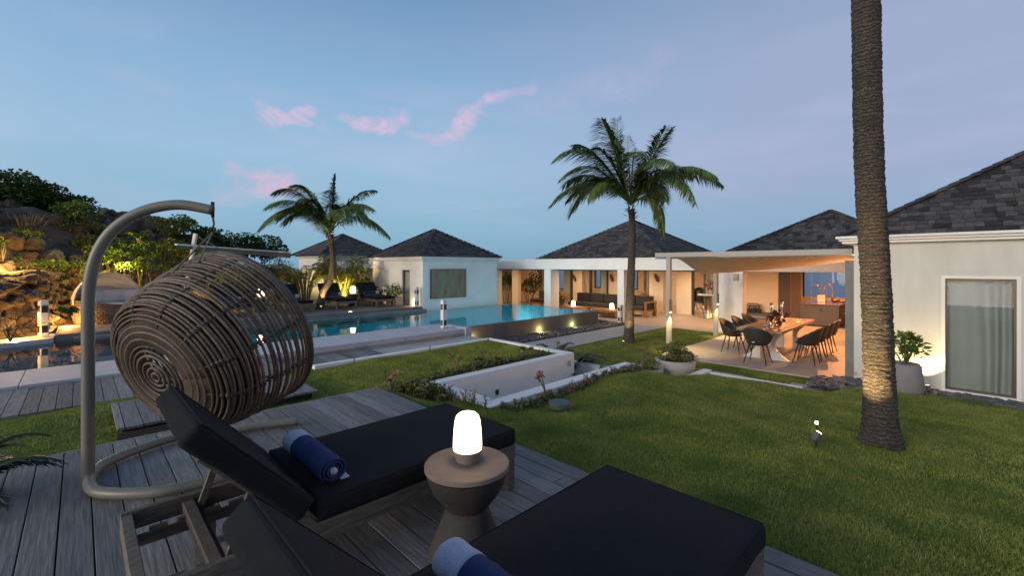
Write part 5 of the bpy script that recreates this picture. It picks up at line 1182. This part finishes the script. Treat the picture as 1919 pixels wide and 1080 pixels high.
# ------------------------------------------------------------------ daybed
dc = D(207, 560, 12.55); dc.z = -.15; O = tuple(dc); db = thing('daybed', 'round wicker daybed with a white folding canopy in front of the rocks', 'daybed', O)
b_ = MB(); n_ = 18; rg = .78
for i in range(n_+1):
    z = .03+i*.66/n_; u = i/n_; r_ = rg*(.80+.20*math.sin(math.pi*min(1, u*.62+.12))**.8) + (0 if i % 2 else .006)
    pts = []
    for k in range(72):
        a = 2*math.pi*k/72; dip = .20*max(0, math.cos(a-R(-60)))**2; pts.append((r_*math.cos(a), r_*math.sin(a)*.95, z*(1-dip)))
    b_.tube(pts, .018, 5, closed=True, tint=rnd.random())
wv = MB()
for k in range(90):
    a = 2*math.pi*k/90; dip = .20*max(0, math.cos(a-R(-60)))**2; pts = []
    for i in range(10): u = i/9; r_ = rg*(.80+.20*math.sin(math.pi*min(1, u*.62+.12))**.8)+(.016 if (i+k) % 2 else -.012); pts.append((r_*math.cos(a), r_*math.sin(a)*.95, (.03+u*.66)*(1-dip)))
    b_.tube(pts, .014, 4, tint=rnd.random())
b_.lathe([(.58, .02), (.72, .3), (.74, .50), (.0, .46)], n=40, close=False); b_.build('wicker_base', mat('brown_grey_wicker', (.13, .11, .095), .7, 30, .4, bump=.3, bscale=80, tint=.4), db)
b_ = MB(); b_.lathe([(0, .60), (.66, .60), (.72, .56), (.735, .50), (.72, .44)], n=48, close=False); b_.build('seat_cushion', CUSH, db, smooth=True)
for x, y, rz, s_ in ((-.28, .26, .6, .95), (.10, .36, .1, .95), (.40, .18, -.7, .9)):
    b_ = MB(); n6 = 10; vs = []; fs = []
    for side in (-1, 1):
        for j in range(n6+1):
            for i in range(n6+1):
                u, v = i/n6*2-1, j/n6*2-1; th = .085*(1-abs(u)**2.5)**.5*(1-abs(v)**2.5)**.5; p = Vector((u*.28*s_, side*th, v*.22*s_)); p.rotate(Euler((-.6, 0, rz))); vs.append(p+Vector((x, y, .78)))
    m_ = (n6+1)**2
    for sd2 in (0, 1):
        for j in range(n6):
            for i in range(n6): q = sd2*m_+j*(n6+1)+i; fs.append((q, q+1, q+n6+2, q+n6+1) if sd2 == 0 else (q+n6+1, q+n6+2, q+1, q))
    b_.add(vs, fs); b_.build('pillow', CUSH, db, smooth=True)
vs = []; fs = []; A1, A2 = 26, 14
hood_ax = R(20)                           # hinge line direction
for j in range(A2+1):
    ph = R(8)+R(80)*j/A2                  # hoop tilt from lying back to upright
    for i in range(A1+1):
        th = math.pi*i/A1; rr = .79*(1+ (.012 if j % 4 == 0 else -.004)); x = rr*math.cos(th); h_ = rr*1.18*math.sin(th); y = h_*math.cos(ph)*.85; z = .60+h_*math.sin(ph)*.92
        vs.append((x*math.cos(hood_ax)-y*math.sin(hood_ax), x*math.sin(hood_ax)+y*math.cos(hood_ax), z))
for j in range(A2):
    for i in range(A1): q = j*(A1+1)+i; fs.append((q, q+1, q+A1+2, q+A1+1))
b_ = MB(); b_.add(vs, fs); b_.build('canopy', CANV, db, smooth=True, solid=.008)
b_ = MB()
for j in (0, 4, 9, 14): b_.tube([vs[j*(A1+1)+i] for i in range(A1+1)], .012, 6)
b_.build('canopy_hoops', STEELG, db, smooth=True)
# ------------------------------------------------------------------ flat canopy with slanted post
O = tuple(D(352, 530, 14.0)); fc = thing('cantilever_canopy', 'flat grey canopy on a slanted post behind the hanging basket', 'canopy', O)
p0, p1, p2, p3 = D(330, 465, 13.4), D(545, 484, 18.4), D(470, 476, 20.0), D(352, 466, 16.5)
b_ = MB(); b_.add([p0, p1, p2, p3, p0+Vector((0,0,.08)), p1+Vector((0,0,.20)), p2+Vector((0,0,.20)), p3+Vector((0,0,.08))], [(3,2,1,0),(4,5,6,7),(0,1,5,4),(1,2,6,5),(2,3,7,6),(3,0,4,7)]); b_.build('canopy', mat('taupe_panel', (.14, .125, .11), .7), fc, O)
b_ = MB(); b_.bar(p0+Vector((0,0,.11)), p1+Vector((0,0,.23)), .08, .05); b_.build('edge_rail', CANV, fc, O)
b_ = MB(); b_.bar(D(346, 560, 14.0), D(367, 438, 14.0), .09, .09); b_.build('post', POSTW, fc, O)
b_ = MB(); b_.tube([D(367, 442, 14.0), D(412, 466, 14.8)], .012, 6); b_.build('cable', STEELG, fc, O)
# ------------------------------------------------------------------ dining furniture
O = (12.55, 3.21, -.70); dt = thing('dining_table', 'long wooden dining table with flared white metal legs under the sail', 'dining table', O)
b_ = MB()
for i in range(5): b_.box(11.0, 2.74+i*.188, -.01, 14.1, 2.74+(i+1)*.188-.002, .05)
b_.build('table_top', TABW, dt, O, bevel=.003); WMET = mat('white_metal', (.62, .58, .54), .35, spec=.6)
def hourglass(x, y, sgn):
    b = MB(); pr = []; n = 12
    for i in range(n+1):
        v = i/n; z = -.70+.69*v; wd_ = .045+.13*(2*v-1)**2*(1.25 if v < .5 else .9); pr.append((wd_, z, sgn*.16*(1-((2*v-1)**2))))
    vs = []; 
    for wd_, z, sh in pr: vs += [(x-.05, y-wd_-sh, z), (x-.05, y+wd_-sh, z), (x+.05, y+wd_-sh, z), (x+.05, y-wd_-sh, z)]
    fs = [(3,2,1,0), tuple(4*n+k for k in range(4))]
    for i in range(n):
        for k in range(4): fs.append((4*i+k, 4*i+(k+1) % 4, 4*i+4+(k+1) % 4, 4*i+4+k))
    b.add(vs, fs); b.build('leg', WMET, dt, O, bevel=.004)
for x in (11.55, 13.5): hourglass(x, 3.52, 1); hourglass(x, 2.90, -1)
def tub_chair(label, c, rz):
    t = thing('dining_chair', label, 'dining chair', c, rz, 'tub chairs round the dining table'); b = MB(); vs = []; fs = []; NA, NZ = 28, 8
    for j in range(NZ+1):
        v = j/NZ
        for i in range(NA+1):
            a = R(-118)+R(236)*i/NA; back = max(0, math.cos(a*.72)); top = .60+.24*back**1.5 - .03*abs(a)/2; z = .44+(top-.44)*v; r_ = .20+.075*v**.7+.035*back*v
            vs.append((-r_*math.cos(a)*1.0+.0, r_*1.02*math.sin(a), z))
    for j in range(NZ):
        for i in range(NA): q = j*(NA+1)+i; fs.append((q, q+1, q+NA+2, q+NA+1))
    b.add(vs, fs); b.build('shell', CHAIRB, t, smooth=True, solid=.016)
    b = MB(); b.lathe([(0,.41),(.17,.415),(.215,.44),(.212,.47),(.16,.482),(0,.48)], n=32, close=False); b.build('seat', CHAIRB, t, smooth=True)
    for x in (-.13, .15):
        for y in (-.15, .15): b = MB(); b.tube([(x*1.55, y*1.55, 0), (x*.9, y*.9, .43)], [.010, .017], 8); b.build('leg', BLK, t, smooth=True)
    b = MB(); b.box(-.312, -.03, .50, -.300, .03, .515); b.build('tag', CANV, t); return t
ch0 = tub_chair('dark tub chair at the near end of the dining table', (10.92, 3.20, -.70), 0)
for x, y, rz, lb in ((11.85, 4.05, -90, 'dark tub chair nearest the pergola post on the left table side'), (12.70, 4.05, -90, 'middle dark tub chair of the left table side'), (13.50, 4.05, -90, 'farthest dark tub chair of the left table side'),
                     (11.70, 2.42, 90, 'dark tub chair nearest the camera on the right table side'), (12.35, 2.42, 90, 'second tub chair from the camera on the right table side'), (13.00, 2.42, 90, 'third tub chair from the camera on the right table side'), (13.65, 2.42, 90, 'farthest tub chair on the right table side')):
    dup(ch0, (x, y, -.70), R(rz), lb)
for (px, py, lb) in ((1446, 607, 'left tall twisted silver vase on the dining table'), (1465, 604, 'right tall twisted silver vase on the dining table')):
    c = P(px, py, .051); b = MB(); pr = [(.05, 0), (.055, .03), (.03, .16), (.022, .27), (.035, .40), (.045, .52), (.042, .52), (.0, .50)]; b.lathe(pr, n=16, close=False)
    b.v = [(x*math.cos(z*6)-y*math.sin(z*6)*.9+.015*math.sin(z*14), x*math.sin(z*6)+y*math.cos(z*6)*.8, z) for x, y, z in b.v]; b.v = [(x+c.x, y+c.y, z+c.z) for x, y, z in b.v]
    tag(b.build('vase', STAIN, None, tuple(c), smooth=True), lb, 'vase')
c = P(1457, 611, .051); t_ = thing('centrepiece', 'dark copper leaf centrepiece in front of the silver vases', 'ornament', tuple(c)); b = MB(); b.lathe([(0,0),(.06,0),(.07,.03),(.03,.08),(0,.08)], n=18, close=False); b.build('bowl', COPPER, t_, smooth=True)
b = MB(); leaf_cloud(b, (0, 0, .19), (.20, .20, .13), 70, .14, .07, 120); b.build('leaves', mat('bronze_leaf', (.10, .04, .03), .35, metal=.5), t_)
c = P(1437, 611, .051); b = MB(); b.box(c.x-.09, c.y-.06, .051, c.x+.09, c.y+.06, .09); tag(b.build('book', POTG, None, tuple(c), bevel=.004), 'small grey book lying on the dining table left of the vases', 'book')
# kitchen island
O = (19.8, 3.55, -.70); ki = thing('kitchen_island', 'dark kitchen island before the sea window', 'kitchen island', O)
b_ = MB(); b_.box(18.92, 2.96, -.64, 20.9, 4.12, .09); b_.build('body', ISLE, ki, O, bevel=.006); b_ = MB(); b_.box(18.98, 3.02, -.70, 20.84, 4.06, -.642); b_.build('plinth', BLK, ki, O)
b_ = MB(); b_.box(18.90, 2.94, .0925, 20.92, 4.14, .125); b_.build('worktop', mat('warm_stone_top', (.16, .09, .06), .25, 4, .2), ki, O, bevel=.004)
b_ = MB(); b_.box(18.908, 3.45, -.13, 18.919, 3.52, -.02); b_.build('socket', BLK, ki, O); b_ = MB(); b_.box(19.6, 2.93, -.25, 19.9, 2.958, -.235); b_.build('handle', STAIN, ki, O)
c = P(1541, 566, .126); O = tuple(c); t_ = thing('copper_taps', 'pair of looped copper beer taps on a copper block on the island', 'tap', O); b = MB(); b.box(c.x-.12, c.y-.13, .126, c.x+.12, c.y+.13, .40); b.build('block', COPPER, t_, O, bevel=.01)
for sg in (-1, 1):
    pts = [c+Vector((0, sg*.20+sg*.15*math.cos(a)*1.0, .36+.30*math.sin(a))) for a in [R(-60)+R(260)*i/20 for i in range(21)]]; b = MB(); b.tube(pts, .014, 8); b.build('loop', COPPER, t_, O, smooth=True)
for px, py, r_, h_, m_, lb in ((1561, 561, .045, .30, CURT, 'pale bottle standing on the kitchen island'), (1566, 566, .16, .09, COPPER, 'shallow copper bowl on the kitchen island'), (1579, 567, .12, .06, COPPER, 'small copper dish at the right end of the island'), (1513, 567, .11, .03, COPPER, 'flat copper plate at the left end of the island')):
    c = P(px, py, .1265); b = MB(); b.lathe([(0,0),(r_*.7,0),(r_,h_*.5),(r_*.9,h_*.62),(r_*.35,h_*.8),(r_*.35,h_),(0,h_)] if h_ > .2 else [(0,0),(r_*.5,0),(r_,h_),(r_*.9,h_),(r_*.4,.02),(0,.02)], tuple(c), 24, close=False); tag(b.build('bottle' if h_ > .2 else 'dish', m_, None, tuple(c), smooth=True), lb, 'bottle' if h_ > .2 else 'dish')
b_ = MB(); b_.box(19.7, 5.1, -.50, 20.28, 7.0, -.44); O = (20, 6, -.7); bn = thing('wall_bench', 'low dark bench along the cream wall carrying small pots', 'bench', O); b_.build('seat', DPANEL, bn, O, bevel=.005)
for y in (5.2, 6.8): b = MB(); b.box(19.74, y, -.70, 20.2, y+.06, -.501); b.build('leg', DPANEL, bn, O)
for i, (px, lb, cm_, r_) in enumerate(((1384, 'pink glass bottle at the left end of the low bench', PINK, .07), (1393, 'clear glass bottle second from the left on the low bench', CURT, .06), (1405, 'potted plant with red flowers third from the left on the low bench', None, .09), (1414, 'tallest red flowered pot in the middle of the low bench', None, .10), (1423, 'dark leafy pot at the right end of the low bench', None, .09))):
    y = YX(px, 19.95)
    if cm_: b = MB(); b.lathe([(0,0),(r_,0),(r_*1.1,.12),(r_*.4,.2),(r_*.4,.28),(0,.28)], (19.95, y, -.439), 20, close=False); tag(b.build('bottle', GLASSB if i == 0 else cm_, None, (19.95, y, -.439), smooth=True), lb, 'bottle')
    else:
        t_ = potted(lb, (19.95, y, -.439), r_, .16, .13, 120, 130+i, LEAFD, TABB, .05)
        if i < 4:
            fb = MB(); gg = random.Random(i)
            for k in range(9): flower(fb, (gg.uniform(-.08,.08), gg.uniform(-.08,.08), .30+gg.uniform(0,.1)), .035, k)
            fb.build('flowers', mat('red_petal', (.5, .02, .02), .6), t_)
# ------------------------------------------------------------------ lounge furniture
def sofa(label, y0, y1, x0=17.0, arm=True, cush=3):
    O = ((x0+.5), (y0+y1)/2, -.70); t = thing('sofa', label, 'sofa', O, 0, 'teak framed outdoor sofas')
    b = MB(); b.box(x0, y0, -.50, x0+.07, y1, -.42); b.box(x0+.93, y0, -.50, x0+1.0, y1, -.42); b.box(x0+.071, y0, -.50, x0+.929, y0+.07, -.42); b.box(x0+.071, y1-.07, -.50, x0+.929, y1, -.42); b.box(x0+.1, y0+.08, -.47, x0+.9, y1-.08, -.43); b.build('frame', TEAK, t, O, bevel=.006)
    for x in (x0+.01, x0+.90):
        for y in (y0+.01, y1-.10): b = MB(); b.box(x, y, -.70, x+.09, y+.09, -.501); b.build('leg', TEAK, t, O, bevel=.005)
    w_ = (y1-y0-.04)/cush
    for k in range(cush):
        b = MB(); b.box(x0+.02, y0+.02+k*w_+.006, -.418, x0+.92, y0+.02+(k+1)*w_-.006, -.25); b.build('seat_cushion', FABD, t, O, bevel=.03, seg=3)
        b = MB(); b.box(x0+.72, y0+.02+k*w_+.01, -.248, x0+.95, y0+.02+(k+1)*w_-.01, .16); b.build('back_cushion', FABD, t, O, bevel=.04, seg=3)
    if arm:
        b = MB(); y = y0-.08; b.box(x0+.02, y, -.70, x0+.11, y+.078, -.10); b.box(x0+.88, y, -.70, x0+.97, y+.078, -.10); b.box(x0+.02, y, -.099, x0+.97, y+.078, -.04); b.build('armrest', TEAK, t, O, bevel=.006)
    return t
sofa('teak framed sofa with dark cushions and a wooden arm right of the lawn palm', 9.35, 11.0, cush=2)
sofa('long dark cushioned sofa behind the coffee tables', 11.05, 13.45, arm=False)
sofa('dark cushioned sofa glimpsed left of the wide white column', 14.6, 16.0, cush=2)
def coffee(label, y0, y1, x0=15.85, w_=.75):
    O = (x0+w_/2, (y0+y1)/2, -.70); t = thing('coffee_table', label, 'coffee table', O, 0, 'slatted teak coffee tables'); b = MB(); x = x0
    while x < x0+w_-.05: b.box(x, y0, -.41, x+.085, y1, -.38); x += .095
    b.build('table_top', TEAK, t, O, bevel=.003); b = MB(); b.box(x0+.03, y0+.03, -.47, x0+.07, y1-.03, -.411); b.box(x0+w_-.07, y0+.03, -.47, x0+w_-.03, y1-.03, -.411); b.box(x0+.05, y0+.08, -.62, x0+w_-.05, y1-.08, -.60); b.build('apron', TEAK, t, O)
    for x in (x0+.03, x0+w_-.10):
        for y in (y0+.03, y1-.10): b = MB(); b.box(x, y, -.70, x+.07, y+.07, -.471); b.build('leg', TEAK, t, O)
coffee('slatted teak coffee table holding the right glowing lamp', 9.95, 11.25); coffee('slatted teak coffee table holding the left glowing lamp', 11.75, 13.1)
small_lamp('glowing lamp on the right coffee table of the lounge', (16.2, YX(1147, 16.2), -.379), 1.15); small_lamp('glowing lamp on the left coffee table of the lounge', (16.2, YX(1075, 16.2), -.379), 1.15)
potted('dark leafy plant in a small pot on the left coffee table', (16.25, YX(1056, 16.25), -.379), .07, .12, .22, 160, 140, LEAFD, POTG, .09)
potted('yellowish branches in a pot behind the right sofa arm', (18.6, YX(1206, 18.6), -.70), .15, .5, .32, 260, 141, mat('dry_yellow_leaf', (.30, .20, .05), .6, 4, .3, tint=.4), POTG, .09)
b_ = MB(); c = (18.35, YX(1222, 18.35), -.40); b_.lathe([(0,-.1),(.16,-.08),(.2,.05),(.17,.18),(.1,.22),(0,.22)], c, 24, close=False); tag(b_.build('round_jar', TABB, None, c, smooth=True), 'dark round jar behind the wooden sofa arm', 'jar')
for px, lb in ((1078, 'carved wood mask left of the three on the lounge wall'), (1148, 'carved wood mask in the middle of the lounge wall'), (1232, 'carved wood mask right of the lawn palm on the lounge wall')):
    y = YX(px, XB); z = 1.5-(521-HZ)*(XB*FW[0]+y*FW[1])/FPX; me = BM[px % 7].copy(); o = bpy.data.objects.new('wall_carving', me); me.materials.clear(); me.materials.append(CARV); COL.objects.link(o); o.location = (XB-.05, y, z); o.scale = (.05, .13, .24); o.rotation_euler = (R(-22), 0, 0); tag(o, lb, 'wall carving')
y = YX(1328, 18.9); t_ = thing('bar_table', 'conical brushed steel bar table with a pale round top', 'bar table', (18.9, y, -.70)); b = MB(); b.lathe([(.23,0),(.20,.05),(.12,.95),(0,.95)], n=32, close=False); b.build('base', STAIN, t_, smooth=True); b = MB(); b.lathe([(0,.951),(.42,.955),(.42,.99),(0,.99)], n=40, close=False); b.build('table_top', WMET, t_)
potted('red orchid in a grey pot on the steel bar table', (18.9, y-.12, .29), .10, .22, .24, 90, 150, mat('dark_red_leaf', (.14, .02, .03), .5, tint=.4), POTG, .12)
y2 = YX(1311, 18.6); t_ = thing('bar_stool', 'steel bar stool beside the conical bar table', 'bar stool', (18.6, y2, -.70)); b = MB(); b.lathe([(0,.68),(.17,.68),(.18,.71),(0,.72)], n=24, close=False); b.build('seat', BLK, t_)
for k in range(4): a = k*1.5708+.6; b = MB(); b.tube([(.20*math.cos(a), .20*math.sin(a), 0), (.12*math.cos(a), .12*math.sin(a), .68)], .012, 8); b.build('leg', STAIN, t_, smooth=True)
b = MB(); b.tube([(.165*math.cos(a), .165*math.sin(a), .28) for a in [k*1.5708+.6 for k in range(4)]], .009, 6, closed=True); b.build('foot_ring', STAIN, t_)
y3 = YX(1312, 19.9); t_ = thing('kettle_barbecue', 'black domed barbecue standing behind the bar stool', 'barbecue', (19.95, y3, -.70)); b = MB(); b.lathe([(0,.5),(.22,.55),(.33,.72),(.35,.85),(.33,1.0),(.24,1.15),(.1,1.22),(0,1.23)], n=32, close=False); b.build('bowl', BLK, t_, smooth=True)
for k in range(3): a = k*2.09; b = MB(); b.tube([(.30*math.cos(a), .30*math.sin(a), 0), (.2*math.cos(a), .2*math.sin(a), .58)], .014, 8); b.build('leg', BLK, t_)
# ------------------------------------------------------------------ interior lamps
def downlight(x, y, z, e, col=(1, .66, .38), label=None, sz=.22):
    t = thing('ceiling_light', label, 'ceiling light', (x, y, z), 0, 'round recessed ceiling lights'); b = MB(); b.lathe([(0,-.012),(.055,-.012),(.06,-.004),(.06,.0)], n=20, close=False); b.build('lens', LENS, t)
    lamp('AREA', (x, y, z-.03), e, col, sz)
for i, (x, y, e) in enumerate(((16.6, 6.8, 22), (18.3, 8.3, 30), (18.3, 11.2, 34), (18.3, 14.2, 30), (16.9, 16.2, 26), (16.4, 17.9, 18), (16.3, 12.2, 16), (16.3, 10.4, 16))):
    downlight(x, y, 1.333, e, label='recessed ceiling light of the pavilion, over %s' % ['the open terrace by the lawn', 'the bar corner', 'the right sofa', 'the left sofa', 'the second column bay', 'the first column bay', 'the left coffee table', 'the right coffee table'][i])
for i, (x, y, e) in enumerate(((21.5, 8.0, 34), (21.5, 11.0, 40), (21.5, 14.5, 34), (21.5, 18, 22))):
    downlight(x, y, 1.548, e, (1, .55, .26), 'ceiling light inside the inner room, number of bays from the bar: ' + ['nearest', 'second', 'third', 'last'][i])
for i, (x, y, e) in enumerate(((16.4, 3.6, 55), (18.6, 3.4, 60), (20.9, 3.4, 34), (18.2, 4.5, 34), (16.4, 1.6, 50))):
    downlight(x, y, 1.308 if x < 15.3 else 1.358, e*.8, (1, .43, .15), 'recessed orange ceiling light of the dining pavilion, %s' % ['just behind the sail', 'before the island', 'over the island', 'by the cream wall', 'by the grey pillar'][i])
lamp('AREA', (15.8, 5.9, 1.2), 25, (1, .62, .30), .3, (18.5, 6.4, -.2), name='wall_washer')
lamp('SPOT', (14.9, 1.75, .55), 420, (1, .42, .14), 0, (12.6, 3.2, 1.6), 100, name='sail_fill_spot')  # added fill for the orange glow under the sail, no fixture
lamp('SPOT', (15.3, 2.3, 1.25), 380, (1, .36, .12), 0, (12.6, 2.2, -.7), 100, name='table_light')
for y in (13.15, 9.3, 16.9): pass
lamp('POINT', (19.2, YX(1195, 19.2), .98), 2.5, (1, .62, .28), .04); lamp('POINT', (19.2, YX(1200, 19.2), .15), 3, (1, .62, .28), .05)
